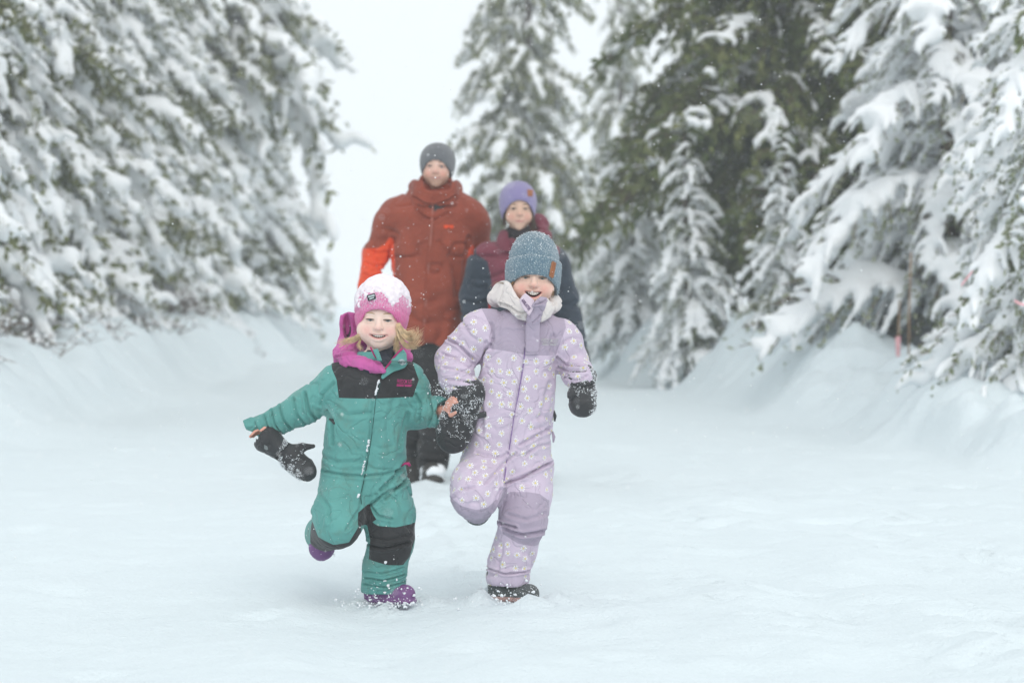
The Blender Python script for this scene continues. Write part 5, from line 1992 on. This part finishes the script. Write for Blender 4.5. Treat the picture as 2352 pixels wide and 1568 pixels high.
    part('hair', *hair_strands(g[2:], 4, 45, .003, .003, .0009), hairm, root)
    g2 = [[L(1172, 655, -.08), L(1150, 648, -.08), L(1132, 650, -.07), L(1122, 664, -.06)]]
    V2, F2 = hair_strands(g2, 6, 4, .003, .003, .0006)
    part('hair', V1, F1, hairm, root)
    part('stray_hair', V2, F2, hairm, root)
    # ---- boots
    grey = plain('grey_rubber', (.075, .085, .085), .5, .4, 30, .3, .4, 80)
    for a, t, up in ((L(1148, 1381, -.01), (.88, -.45, 0), (0, 0, 1)), (L(1096, 1118, .16), (-.05, .85, -.2), (0, -.3, -.9))):
        Bv = Vol(np.array(a) - .2, np.array(a) + .2, .004)
        boot_sdf(Bv, a, t, up, 1.0, .085)
        Vb2, Fb2 = Bv.mesh()
        u = np.array(up, float)
        u /= np.linalg.norm(u)
        s = (Vb2 - np.array(a)) @ u - .021
        (V1, T1), (V2, T2) = clip(Vb2, Fb2, s)
        bo = part('boot', V1, T1, grey, root)
        part('sole', V2, T2, plain('pink_sole', (.42, .27, .25), .6, .3, 60, .3), bo)
        Vq, Fq = specks(Vb2, Fb2, 500, lambda v, n: .3 + sstep(0, .4, fbm(v, 60, 1, 2)), .0008, .0026, 4)
        part('snow_specks', Vq, Fq, M_SNOW_FINE, bo)
    # ---- mittens, caked with snow
    Mv = Vol((-.34, -.30, .44), (-.02, .06, .76), .003)
    mitten_sdf(Mv, L(1066, 925, -.105), L(1030, 1034, -.105), (-.9, 0, .3), r=.054, flat=.70, palm=(.2, 1, 0), cuff=L(1072, 906, -.10), thumb_len=.055, thumb_dir=(-.5, -.5, -.7))
    Mv.cap(L(1068, 925, -.105), L(1073, 905, -.10), .050, .056, .006)
    V1, F1 = Mv.mesh()
    V1 = fold(relax(V1, F1, 1), F1, [(L2([(1035, 955), (1065, 962), (1095, 950)]), .005, .008)], .002, 6, 25, .001)
    mr = part('mitten', V1, F1, M_MITT, root)
    Vq, Fq = specks(V1, F1, 3400, lambda v, n: sstep(L(0, 1018)[2], L(0, 995)[2], v[:, 2]) * sstep(-.15, .4, fbm(v, 55, 3, 2)) * (n[:, 1] < .4), .0004, .0020, 7)
    part('snow_specks', Vq, Fq, M_SNOW_FINE, mr)
    st_ = Vol((-.14, -.2, .55), (-.04, -.05, .68), .003)
    st_.sheet(L2([(1090, 948), (1117, 944), (1118, 957), (1092, 963)], -.12), lambda a, b: -.12 + 0 * a, .009, ylo=-.15, yhi=-.08)
    V2, F2 = st_.mesh()
    part('strap', V2, F2, M_RUBBER, mr)
    Mv = Vol((.10, -.32, .54), (.32, .06, .78), .003)
    mitten_sdf(Mv, L(1338, 882, -.125), L(1338, 946, -.155), (-.8, -.4, .2), r=.041, flat=.82, palm=(.2, 1, 0), cuff=L(1337, 868, -.11), thumb_len=.04, thumb_dir=(-.5, -.6, -.5))
    V1, F1 = Mv.mesh()
    V1 = fold(relax(V1, F1, 1), F1, [(L2([(1315, 885), (1340, 888), (1362, 880)]), .004, .006)], .002, 6, 25, .001)
    ml = part('mitten', V1, F1, M_MITT, root)
    Vq, Fq = specks(V1, F1, 1900, lambda v, n: (.6 * sstep(L(0, 915)[2], L(0, 890)[2], v[:, 2]) + 1.4 * sstep(L(1345, 0)[0], L(1362, 0)[0], v[:, 0])) * sstep(-.35, .2, fbm(v, 50, 3, 2)) * (n[:, 1] < .4), .0004, .0022, 8)
    part('snow_specks', Vq, Fq, M_SNOW_FINE, ml)
    Vq, Fq = specks(Vn, Tn, 160, lambda v, n: (n[:, 1] < .3) * sstep(.1, .6, n[:, 2] + .2), .0006, .002, 16)
    part('snow_specks', Vq, Fq, M_SNOW_FINE, suit)
    return root


child_lilac()

# ------------------------------------------------------------------ the two adults walking behind
def adult_body(B, fr, ms, L, ch, tor, armR, armL, legR, legL, k):
    B.cap(fr.w((0, .02, -.06)), ch + (0, 0, .06), .045 * k, .055 * k, .03)
    B.tube(tor, [.11 * k, .11 * k, .12 * k], .05)
    for a in (armR, armL):
        B.tube([ch] + a, [.08 * k, .05 * k, .042 * k, .032 * k], .03)
    for l in (legR, legL):
        B.tube(l, [.085 * k, .06 * k, .045 * k], .03)


def adult_boot(vol, a, t, k):
    boot_sdf(vol, a, t, (0, 0, 1), k, .12)


def adult_man():
    root, L, L2, sc = person_root(1000, 1105, 13.03, 'tall person walking in a rust red jacket with orange forearms and grey beanie')
    fr = Frame(L(1003, 381, -.14) + np.array([0, .10, 0]), rotm(-4, 0, 2), 1.15)
    B = Vol((-.50, -.40, -.02), (.42, .40, 1.86), .0065)
    ms = head_sdf(B, fr, .92, 1.12, 1.12, op=.0022, smile=.004)
    ch = L(995, 490, -.02)
    shR, elR, wrR = L(893, 495, 0), L(863, 580, .02), L(843, 668, -.06)
    shL, elL, wrL = L(1090, 495, 0), L(1102, 585, .06), L(1098, 668, .0)
    hipR, knR, anR = L(957, 805, 0), L(954, 930, -.03), L(950, 1030, .24)
    hipL, knL, anL = L(1019, 805, 0), L(1013, 938, -.082), L(994, 1070, -.02)
    adult_body(B, fr, ms, L, ch, [ch, L(992, 640, 0), L(988, 780, 0)], [shR, elR, wrR], [shL, elL, wrL], [hipR, knR, anR], [hipL, knL, anL], 1.0)
    V, F = B.mesh()
    V = relax(V, F, 1, .35)
    V, F = thin_body(V, F, fr, [], .12)
    C = head_tint(V, fr, 1.12, (.72, .48, .39), (.68, .34, .27), (.46, .23, .20), ms, beard=(.40, .235, .16))
    body = part('body', V, F, M_SKIN, root, col=C)
    face_bits(body, fr, ms, mkbvh(V, F), (.1, .13, .16), (.2, .11, .06), .0165, teeth=False)
    # jacket
    rust = fabric('rust_shell', (.265, .055, .030), .1, .75, .2, .4, .25, crease=24)
    orange = fabric('orange_shell', (.72, .075, .02), .08, .7, .2, .4, .25)
    S = Vol((-.56, -.42, .66), (.44, .36, 1.66), .0075)
    c0 = lambda y, l, r, d: (L(0, y, d)[2], (L(l, y, d)[0] + L(r, y, d)[0]) / 2, d, (L(r, y, d)[0] - L(l, y, d)[0]) / 2)
    S.loft([(*c0(792, 910, 1066, 0), .17), (*c0(740, 907, 1068, 0), .175), (*c0(660, 903, 1072, 0), .172), (*c0(600, 900, 1078, 0), .17), (*c0(540, 898, 1088, 0), .165), (*c0(490, 900, 1088, 0), .145), (*c0(462, 930, 1060, 0), .11)], .05, p=2.5)
    S.cap(L(908, 494, 0), L(1080, 495, 0), .072, .072, .06)
    S.cap(L(985, 462, -.01), L(1012, 462, -.01), .10, .10, .05)
    S.cap(L(968, 462, 0), L(912, 492, 0), .075, .078, .05)
    S.cap(L(1028, 462, 0), L(1078, 492, 0), .075, .078, .05)
    S.tube([L(912, 500, 0), L(893, 515, 0), elR, wrR], [.076, .078, .060, .052], .04)
    S.tube([L(1076, 500, 0), L(1090, 515, 0), elL, wrL], [.076, .078, .060, .052], .04)
    V, F = S.mesh()
    V = relax(V, F, 1, .4)
    st = [(L2([(1000, 470), (985, 600), (978, 700), (970, 785)], -.16), .010, .006), (L2([(905, 545), (898, 565), (890, 590)], -.1), .012, .014),
          (L2([(1075, 545), (1066, 600), (1062, 660)], -.1), .014, .012), (L2([(850, 575), (868, 582), (890, 575)], -.1), .010, .010), (L2([(842, 605), (860, 612), (880, 608)], -.1), .010, .010),
          (L2([(838, 630), (855, 638), (872, 632)], -.1), .009, .009), (L2([(915, 690), (960, 700), (1000, 690)], -.16), .02, .006), (L2([(1010, 560), (1040, 600), (1050, 680)], -.16), .02, .007), (L2([(955, 480), (975, 500), (1000, 505), (1030, 488)], -.14), .010, .012)]
    V = fold(V, F, st, .007, 43, 7, .003)
    x, y, z = V.T
    zs = L(0, 572)[2]
    d_arm = np.where(x < L(0, 0)[0], 1, 1)
    sl = -poly_sd(np.array(L2([(780, 571), (868, 570), (885, 560), (894, 545), (904, 548), (908, 600), (906, 800), (896, 800), (890, 640), (850, 700), (780, 720)], -.05)), x, z)
    sr = -poly_sd(np.array(L2([(1150, 596), (1098, 600), (1086, 560), (1076, 575), (1070, 640), (1066, 800), (1079, 800), (1086, 700), (1150, 720)], -.05)), x, z)
    s = np.maximum(sl, sr)
    (Vp, Tp), (Vn, Tn) = clip(V, F, s)
    jk = part('jacket', Vn, Tn, rust, root)
    cx = Vp[Tp].mean(1)[:, 0]
    for m in (cx < 0, cx >= 0):
        u, inv = np.unique(Tp[m], return_inverse=True)
        part('orange_panel', Vp[u], inv.reshape(-1, 3), orange, jk)
    jb = mkbvh(V, F)
    zl = [front(jb, (L2([q], -.16)[0][0], -.1, L2([q], -.16)[0][1]), .001) for q in [(994, 470), (990, 540), (983, 620), (978, 700), (971, 785)]]
    V1, F1 = tubes([np.array(zl)], [np.full(5, .007)], 6)
    part('zip', V1, F1, plain('pale_zip', (.34, .12, .09), .6, .3), jk)
    lx, lz = L2([(1031, 521)], -.16)[0]
    patch2d('chest_mark', [(-.028, -.006), (-.012, -.010), (0, .0), (.012, -.010), (.026, -.004), (.024, .010), (-.026, .010)], lambda u, v: (lx + u, lz + v), jb, orange, jk, .003)
    # high collar with a hood behind
    K = Vol((-.24, -.30, 1.42), (.24, .26, 1.70), .006)
    zc = lambda yy: L(0, yy)[2]
    cxx = L(1000, 0)[0]
    K.loft([(zc(475), cxx, -.02, .145, .130), (zc(440), cxx, -.03, .128, .130), (zc(416), cxx, -.02, .120, .125)], .02)
    K.cap(L(952, 428, .02), L(955, 455, .0), .03, .035, .03)
    K.cap(L(1050, 430, .02), L(1046, 455, 0), .03, .035, .03)
    K.cap(L(985, 420, .12), L(1015, 420, .12), .055, .055, .03)
    K.loft([(zc(470), cxx, -.02, .105, .095), (zc(400), cxx, -.02, .102, .110)], .01, 'sub')
    K.sheet(L2([(970, 400), (975, 432), (990, 440), (1020, 440), (1035, 432), (1040, 400)], -.12), lambda a, b: -.15 + 0 * a, .20, .01, 'sub')
    V1, F1 = K.mesh()
    V1 = fold(relax(V1, F1, 1), F1, [(L2([(950, 452), (975, 468), (1000, 472), (1030, 462), (1048, 448)], -.14), .008, .010)], .005, 12, 9, .003)
    part('collar', V1, F1, rust, jk)
    Nv = Vol((-.2, -.3, 1.40), (.2, .2, 1.66), .006)
    Nv.cap(L(1002, 458, -.02), L(1002, 475, -.03), .080, .11, .01)
    V1, F1 = Nv.mesh()
    part('neck_warmer', V1, F1, fabric('dark_fleece', (.05, .052, .055), .2), root)
    # trousers
    T = Vol((-.35, -.40, .04), (.25, .50, .92), .009)
    T.loft([(zc(870), L(985, 0)[0], 0, .16, .13), (zc(770), L(985, 0)[0], 0, .175, .15)], .04)
    T.tube([L(1018, 810, 0), L(1014, 930, -.09), L(1005, 1000, -.06), L(994, 1062, -.02)], [.11, .09, .083, .085], .04)
    T.tube([L(957, 810, 0), L(955, 925, -.05), L(952, 985, .10), L(950, 1035, .25)], [.11, .09, .082, .08], .04)
    V1, F1 = T.mesh()
    V1 = fold(relax(V1, F1, 1), F1, [(L2([(965, 1000), (995, 1010), (1030, 1000)], -.1), .012, .012), (L2([(962, 1050), (990, 1060), (1028, 1052)], -.05), .010, .012)], .010, 17, 7, .004)
    pants = part('trousers', V1, F1, fabric('black_shell', (.026, .026, .027), .2, .8), root)
    # boots and gloves
    bm = plain('dark_boot', (.05, .048, .045), .6, .3, 20, .3, .3, 50)
    for a, t, u in ((L(990, 1105, .0), (.1, -1, 0), (0, 0, 1)), (L(950, 1050, .30), (0, -.55, -.8), (0, .8, -.55))):
        Bv = Vol(np.array(a) - .32, np.array(a) + .32, .008)
        boot_sdf(Bv, a, t, u if u[2] == 1 else (0, -.8, .55), 1.75, .11)
        V1, F1 = Bv.mesh()
        bo = part('boot', V1, F1, bm, root)
        if u[2] == 1:
            N1 = vnorm(V1, F1)
            q = V1 - np.array(a)
            m = fbm(V1, 14, 3, 2) * .02 + np.where(q[:, 1] < 0, -.001, -.03) - .13 * np.abs(q[:, 2] - .065)
            Vs = V1 + N1 * np.clip(m, -.012, .012)[:, None]
            part('snow_patch', Vs, F1, M_SNOW_FINE, bo)
    G = Vol((-.6, -.4, .70), (.42, .2, 1.06), .006)
    for w, e in ((wrR, L(838, 715, -.09)), (wrL, L(1086, 715, -.12))):
        G.tube([w, w + (e - w) * .5, e], [.055, .055, .038], .02, sq=((1., 0, 0), .7))
        G.cap(w + (e - w) * .2 + (0, -.04, 0), w + (e - w) * .7 + (0, -.075, 0), .022, .018, .015)
    V1, F1 = G.mesh()
    for m in (V1[:, 0] < 0, V1[:, 0] >= 0):
        f = m[F1].all(1)
        u, inv = np.unique(F1[f], return_inverse=True)
        part('glove', V1[u], inv.reshape(-1, 4), M_MITT, root)
    # beanie
    W = Vol(fr.c - .26, fr.c + .26, .006)
    hat_sdf(W, fr, lambda a, b: np.maximum(.026 - 9 * a * a - .42 * np.clip(b + .075, 0, .16), -.06), (.084, .100, .086), (0, .012, .028), .011, 2.1)
    V1, F1 = W.mesh()
    part('knit_beanie', relax(V1, F1, 1), F1, knit('grey_wool', (.13, .135, .145), tuple(fr.c), 60, frost=.25), root)
    return root


def adult_woman():
    root, L, L2, sc = person_root(1195, 1116, 12.75, 'person walking in a maroon jacket with navy sleeves and a purple beanie')
    fr = Frame(L(1190, 479, -.13) + np.array([0, .09, 0]), rotm(5, 0, 0), 1.14)
    B = Vol((-.42, -.40, -.02), (.44, .40, 1.68), .006)
    ms = head_sdf(B, fr, .86, .95, 1.12, op=.0028, smile=.003)
    ch = L(1195, 590, -.02)
    shR, elR, wrR = L(1115, 590, 0), L(1092, 680, .03), L(1085, 768, -.04)
    shL, elL, wrL = L(1268, 600, 0), L(1295, 690, .03), L(1322, 790, -.05)
    hipR, knR, anR = L(1165, 850, 0), L(1165, 960, -.06), L(1165, 1070, .0)
    hipL, knL, anL = L(1220, 850, 0), L(1218, 960, 0), L(1215, 1060, .12)
    adult_body(B, fr, ms, L, ch, [ch, L(1193, 720, 0), L(1192, 840, 0)], [shR, elR, wrR], [shL, elL, wrL], [hipR, knR, anR], [hipL, knL, anL], .9)
    V, F = B.mesh()
    V = relax(V, F, 1, .35)
    V, F = thin_body(V, F, fr, [], .12)
    C = head_tint(V, fr, 1.12, (.64, .43, .33), (.62, .33, .26), (.48, .22, .20), ms)
    body = part('body', V, F, M_SKIN, root, col=C)
    face_bits(body, fr, ms, mkbvh(V, F), (.07, .06, .05), (.12, .08, .05), .0165)
    maroon = fabric('maroon_shell', (.17, .038, .058), .1, .75, .2, .4, .25)
    navy = fabric('navy_shell', (.034, .045, .062), .15, .75, .2, .4, .25)
    S = Vol((-.50, -.40, .58), (.50, .34, 1.46), .0075)
    c0 = lambda y, l, r, d: (L(0, y, d)[2], (L(l, y, d)[0] + L(r, y, d)[0]) / 2, d, (L(r, y, d)[0] - L(l, y, d)[0]) / 2)
    S.loft([(*c0(850, 1120, 1265, 0), .16), (*c0(760, 1122, 1264, 0), .155), (*c0(680, 1120, 1266, 0), .15), (*c0(610, 1115, 1272, 0), .14), (*c0(575, 1135, 1255, 0), .11)], .05, p=2.4)
    S.cap(L(1122, 592, 0), L(1264, 600, 0), .075, .075, .05)
    S.cap(L(1188, 566, 0), L(1206, 566, 0), .09, .09, .05)
    S.tube([L(1124, 595, 0), L(1112, 610, 0), elR, wrR], [.080, .082, .075, .058], .03)
    S.tube([L(1264, 600, 0), L(1272, 612, 0), elL, wrL], [.080, .082, .075, .058], .03)
    V, F = S.mesh()
    V = fold(relax(V, F, 1, .4), F, [(L2([(1195, 570), (1196, 650), (1195, 760)], -.14), .01, .006), (L2([(1070, 690), (1095, 696), (1118, 690)], -.1), .012, .012), (L2([(1080, 650), (1100, 660), (1118, 655)], -.1), .012, .010), (L2([(1280, 690), (1300, 700), (1318, 690)], -.1), .012, .012)], .008, 60, 6, .004)
    x, y, z = V.T
    mar = -poly_sd(np.array(L2([(1092, 582), (1120, 600), (1128, 640), (1132, 672), (1198, 690), (1258, 672), (1258, 620), (1262, 596), (1286, 582), (1280, 500), (1100, 500)], -.1)), x, z)
    (Vp, Tp), (Vn, Tn) = clip(V, F, mar)
    jk = part('jacket', Vn, Tn, navy, root)
    part('maroon_yoke', Vp, Tp, maroon, jk)
    jb = mkbvh(V, F)
    zl = [front(jb, (L2([q], -.15)[0][0], -.1, L2([q], -.15)[0][1]), .001) for q in [(1196, 560), (1197, 620), (1196, 690), (1195, 760)]]
    V1, F1 = tubes([np.array(zl)], [np.full(4, .006)], 6)
    part('zip', V1, F1, plain('black_zip', (.02, .02, .022), .6, .3), jk)
    zp = [L2([q], -.15)[0] for q in ((1125, 690), (1123, 730))]
    V1, F1 = tubes([np.array([front(jb, (q[0], -.1, q[1]), .003) for q in zp])], [np.full(2, .006)], 6)
    part('pocket_zip', V1, F1, plain('red_zip', (.4, .03, .03), .6, .3), jk)
    zc = lambda yy: L(0, yy)[2]
    cxx = L(1195, 0)[0]
    K = Vol((-.24, -.30, 1.20), (.26, .26, 1.52), .006)
    K.loft([(zc(578), cxx, -.01, .135, .120), (zc(552), cxx, -.02, .115, .115), (zc(530), cxx, -.01, .105, .11)], .02)
    K.tube([L(1160, 560, -.05), L(1165, 545, .08), L(1205, 530, .14), L(1238, 515, .12), L(1244, 545, .04), L(1236, 568, -.04)], [.035, .04, .05, .05, .045, .035], .03)
    K.loft([(zc(575), cxx, -.01, .095, .085), (zc(515), cxx, -.01, .09, .098)], .01, 'sub')
    K.sheet(L2([(1165, 510), (1170, 545), (1185, 552), (1205, 552), (1218, 545), (1222, 510)], -.12), lambda a, b: -.13 + 0 * a, .18, .01, 'sub')
    V1, F1 = K.mesh()
    V1 = fold(relax(V1, F1, 1), F1, [], .005, 12, 9, .003)
    part('hood_and_collar', V1, F1, maroon, jk)
    Nv = Vol((-.2, -.3, 1.18), (.2, .2, 1.46), .006)
    Nv.cap(L(1192, 545, -.02), L(1192, 575, -.02), .080, .10, .01)
    V1, F1 = Nv.mesh()
    part('neck_warmer', V1, F1, fabric('dark_gaiter', (.04, .035, .04), .2), root)
    T = Vol((-.32, -.40, .04), (.30, .40, .78), .010)
    T.loft([(zc(900), L(1193, 0)[0], 0, .15, .12), (zc(820), L(1193, 0)[0], 0, .16, .14)], .04)
    T.tube([hipR, knR, anR], [.105, .085, .08], .04)
    T.tube([hipL, knL, anL], [.105, .085, .08], .04)
    V1, F1 = T.mesh()
    part('trousers', fold(relax(V1, F1, 1), F1, [], .010, 17, 7, .004), F1, fabric('black_trousers', (.026, .026, .028), .2, .8), root)
    bm = plain('black_boot', (.04, .04, .042), .6, .3, 20, .3, .3, 50)
    for a in (L(1165, 1116, .0), L(1213, 1112, .13)):
        a[2] = 0
        Bv = Vol(a - .3, a + .3, .008)
        boot_sdf(Bv, a, (0, -1, 0), (0, 0, 1), 1.55, .11)
        V1, F1 = Bv.mesh()
        part('boot', V1, F1, bm, root)
    G = Vol((-.5, -.4, .50), (.56, .2, .88), .006)
    for w, e in ((wrR, L(1082, 815, -.07)), (wrL, L(1348, 845, -.08))):
        G.tube([w, w + (e - w) * .5, e], [.052, .052, .035], .02, sq=((1., 0, 0), .75))
        G.cap(w + (e - w) * .2 + (0, -.04, 0), w + (e - w) * .7 + (0, -.07, 0), .021, .017, .015)
    V1, F1 = G.mesh()
    for m in (V1[:, 0] < 0, V1[:, 0] >= 0):
        f = m[F1].all(1)
        u, inv = np.unique(F1[f], return_inverse=True)
        part('glove', V1[u], inv.reshape(-1, 4), M_MITT, root)
    W = Vol(fr.c - .26, fr.c + .26, .006)
    hat_sdf(W, fr, lambda a, b: np.maximum(.036 - 9 * a * a - .42 * np.clip(b + .075, 0, .16), -.05), (.087, .102, .098), (0, .012, .034), .011, 2.1)
    V1, F1 = W.mesh()
    V1 = relax(V1, F1, 1)
    hat = part('knit_beanie', V1, F1, knit('purple_wool', (.23, .19, .38), tuple(fr.c), 60, frost=.45), root)
    hb = mkbvh(V1, F1)
    tx, tz = L2([(1218, 443)], -.12)[0]
    patch2d('leather_tag', [(-.013, -.018), (.013, -.018), (.016, .018), (-.016, .018)], lambda u, v: (tx + u, tz + v), hb, plain('tag_leather', (.30, .11, .05), .5, .4, 60, .2), hat, .004)
    hairm = plain('brown_hair', (.07, .045, .03), .45, .5, 60, .3)
    g = [[L(1161, 490, -.08), L(1158, 510, -.1), L(1162, 535, -.1)], [L(1222, 492, -.08), L(1224, 515, -.1), L(1220, 545, -.11)], [L(1224, 500, -.06), L(1228, 520, -.08), L(1222, 550, -.1)]]
    for gg in (g[:1], g[1:]):
        V1, F1 = hair_strands(gg, 3, 40, .008, .004, .0016)
        part('hair', V1, F1, hairm, root)
    return root


adult_man()
adult_woman()

# ------------------------------------------------------------------ stakes and flagging tape on the right bank
def stakes():
    wood = plain('stake_wood', (.30, .19, .11), .8, .2, 12, .25, .4, 60)
    pink = plain('flagging_tape', (.76, .40, .43), .5, .4, 20, .1)
    for px, py, Y, h, l, flag in ((2061, 745, 20.4, .46, 'slim wooden stake with a pink ribbon beside the right bank', True), (2087, 660, 21.0, .75, 'thin bare wooden stake behind the ribboned one on the right', False), (1658, 785, 28.5, .40, 'short wooden stake below the narrow young conifers', False)):
        w = pxw(px, py, Y)
        gz = float(ground_z(np.array([w[0]]), np.array([Y]))[0])
        o = bpy.data.objects.new('stake', None)
        COL.objects.link(o)
        o.location = (w[0], Y, gz)
        tag(o, l, 'stake', 'wooden stakes on the right bank')
        V, F = tubes([np.array([(0, 0, -.3), (.005, 0, h * .5), (.02, 0, h + .15)])], [np.array([.009, .009, .007])], 6)
        part('pole', V, F, wood, o)
        if flag:
            V = np.array([(-.02, -.016, .30), (.026, -.016, .31), (.02, -.02, .18), (-.01, -.022, .14), (.015, -.02, .05), (-.012, -.018, .03)])
            V = np.concatenate([V, V + (0, .004, 0)])
            F = np.array([(0, 2, 1), (0, 3, 2), (3, 4, 2), (3, 5, 4), (6, 7, 8), (6, 8, 9), (9, 8, 10), (9, 10, 11), (0, 1, 7), (0, 7, 6)])
            part('ribbon', V, F, pink, o)
    for pts, Y, l in (([(2208, 655), (2220, 640), (2234, 622)], 14.95, 'pink flagging tape hanging between the snowy branches of the right tree'),
                      ([(2330, 690), (2342, 697), (2360, 702)], 15.1, 'loop of pink flagging tape at the right edge of the frame')):
        P = np.array([pxw(x, y, Y) for x, y in pts])
        d = np.array([0, 0, .0085])
        V = np.concatenate([P + d, P - d, P + d + (0, .003, 0), P - d + (0, .003, 0)])
        n = len(P)
        F = []
        for i in range(n - 1):
            F += [(i, n + i, n + i + 1), (i, n + i + 1, i + 1), (2 * n + i, 2 * n + i + 1, 3 * n + i + 1), (2 * n + i, 3 * n + i + 1, 3 * n + i), (i, i + 1, 2 * n + i + 1), (i, 2 * n + i + 1, 2 * n + i)]
        o = part('flagging_tape', V - P[0], np.array(F), pink)
        o.location = P[0]
        tag(o, l, 'tape', 'pink flagging tape on the right')


stakes()


# ------------------------------------------------------------------ falling snow and kicked-up powder
def falling_snow():
    rg = np.random.default_rng(5)
    m = plain('snowflake', (.9, .92, .94), .6, .2)
    n = 26000
    Y = rg.uniform(1.2, 16, n * 3)
    Xh = (rg.random(n * 3) - .5) * 8.0
    Z = rg.uniform(.02, 4.2, n * 3)
    keep = (np.abs(Xh) < .25 * Y + .7) & (Z < .955 + .16 * Y + .5)
    P = np.stack([Xh, Y, Z], 1)[keep][:n]
    S = .0008 + .0022 * rg.random(len(P)) ** 3
    V, F = octas(P, S, 3)
    o = part('falling_snow', V, F, m)
    tag(o, 'fine snowflakes drifting through the air', None, None, 'stuff')
    # powder thrown up where the two children's hands meet and at their boots
    C, R_ = [], []
    for px, py, Y0, sp, k in ((1018, 895, 7.58, .026, 190), (1040, 930, 7.55, .030, 110), (1075, 960, 7.56, .05, 50), (868, 1385, 7.66, .06, 260), (925, 1386, 7.68, .05, 90), (1150, 1384, 7.62, .06, 260), (1225, 1384, 7.66, .04, 90)):
        w = pxw(px, py, Y0)
        q = w + rg.normal(0, 1, (k, 3)) * (sp, sp * .8, sp * .6)
        q[:, 2] = np.maximum(q[:, 2], .004)
        C.append(q)
        R_.append(.0007 + (.0020 if py < 1300 else .0055) * rg.random(k) ** 3)
    C, R_ = np.concatenate(C), np.concatenate(R_)
    V, F = blobs(C, R_, 9)
    o = part('snow_spray', V, F, M_SNOW_FINE)
    tag(o, 'powder snow kicked up by the two runners', None, None, 'stuff')


falling_snow()


# ------------------------------------------------------------------ snowy air
def haze():
    x0, x1, y0, y1, z0, z1 = -220, 220, -7, 345, -3, 24
    V = np.array([(x, y, z) for x in (x0, x1) for y in (y0, y1) for z in (z0, z1)], float)
    F = np.array([(0, 1, 3, 2), (4, 6, 7, 5), (0, 4, 5, 1), (2, 3, 7, 6), (0, 2, 6, 4), (1, 5, 7, 3)])
    m = bpy.data.materials.new('snowy_air')
    m.use_nodes = True
    nt = m.node_tree
    nt.nodes.clear()
    out = nt.nodes.new('ShaderNodeOutputMaterial')
    v = nt.nodes.new('ShaderNodeVolumePrincipled')
    v.inputs['Color'].default_value = (.96, .98, 1, 1)
    v.inputs['Density'].default_value = .0030
    nt.links.new(v.outputs['Volume'], out.inputs['Volume'])
    o = part('haze', V, F, m, smooth=False)
    tag(o, 'pale air thick with falling snow', None, None, 'stuff')


haze()
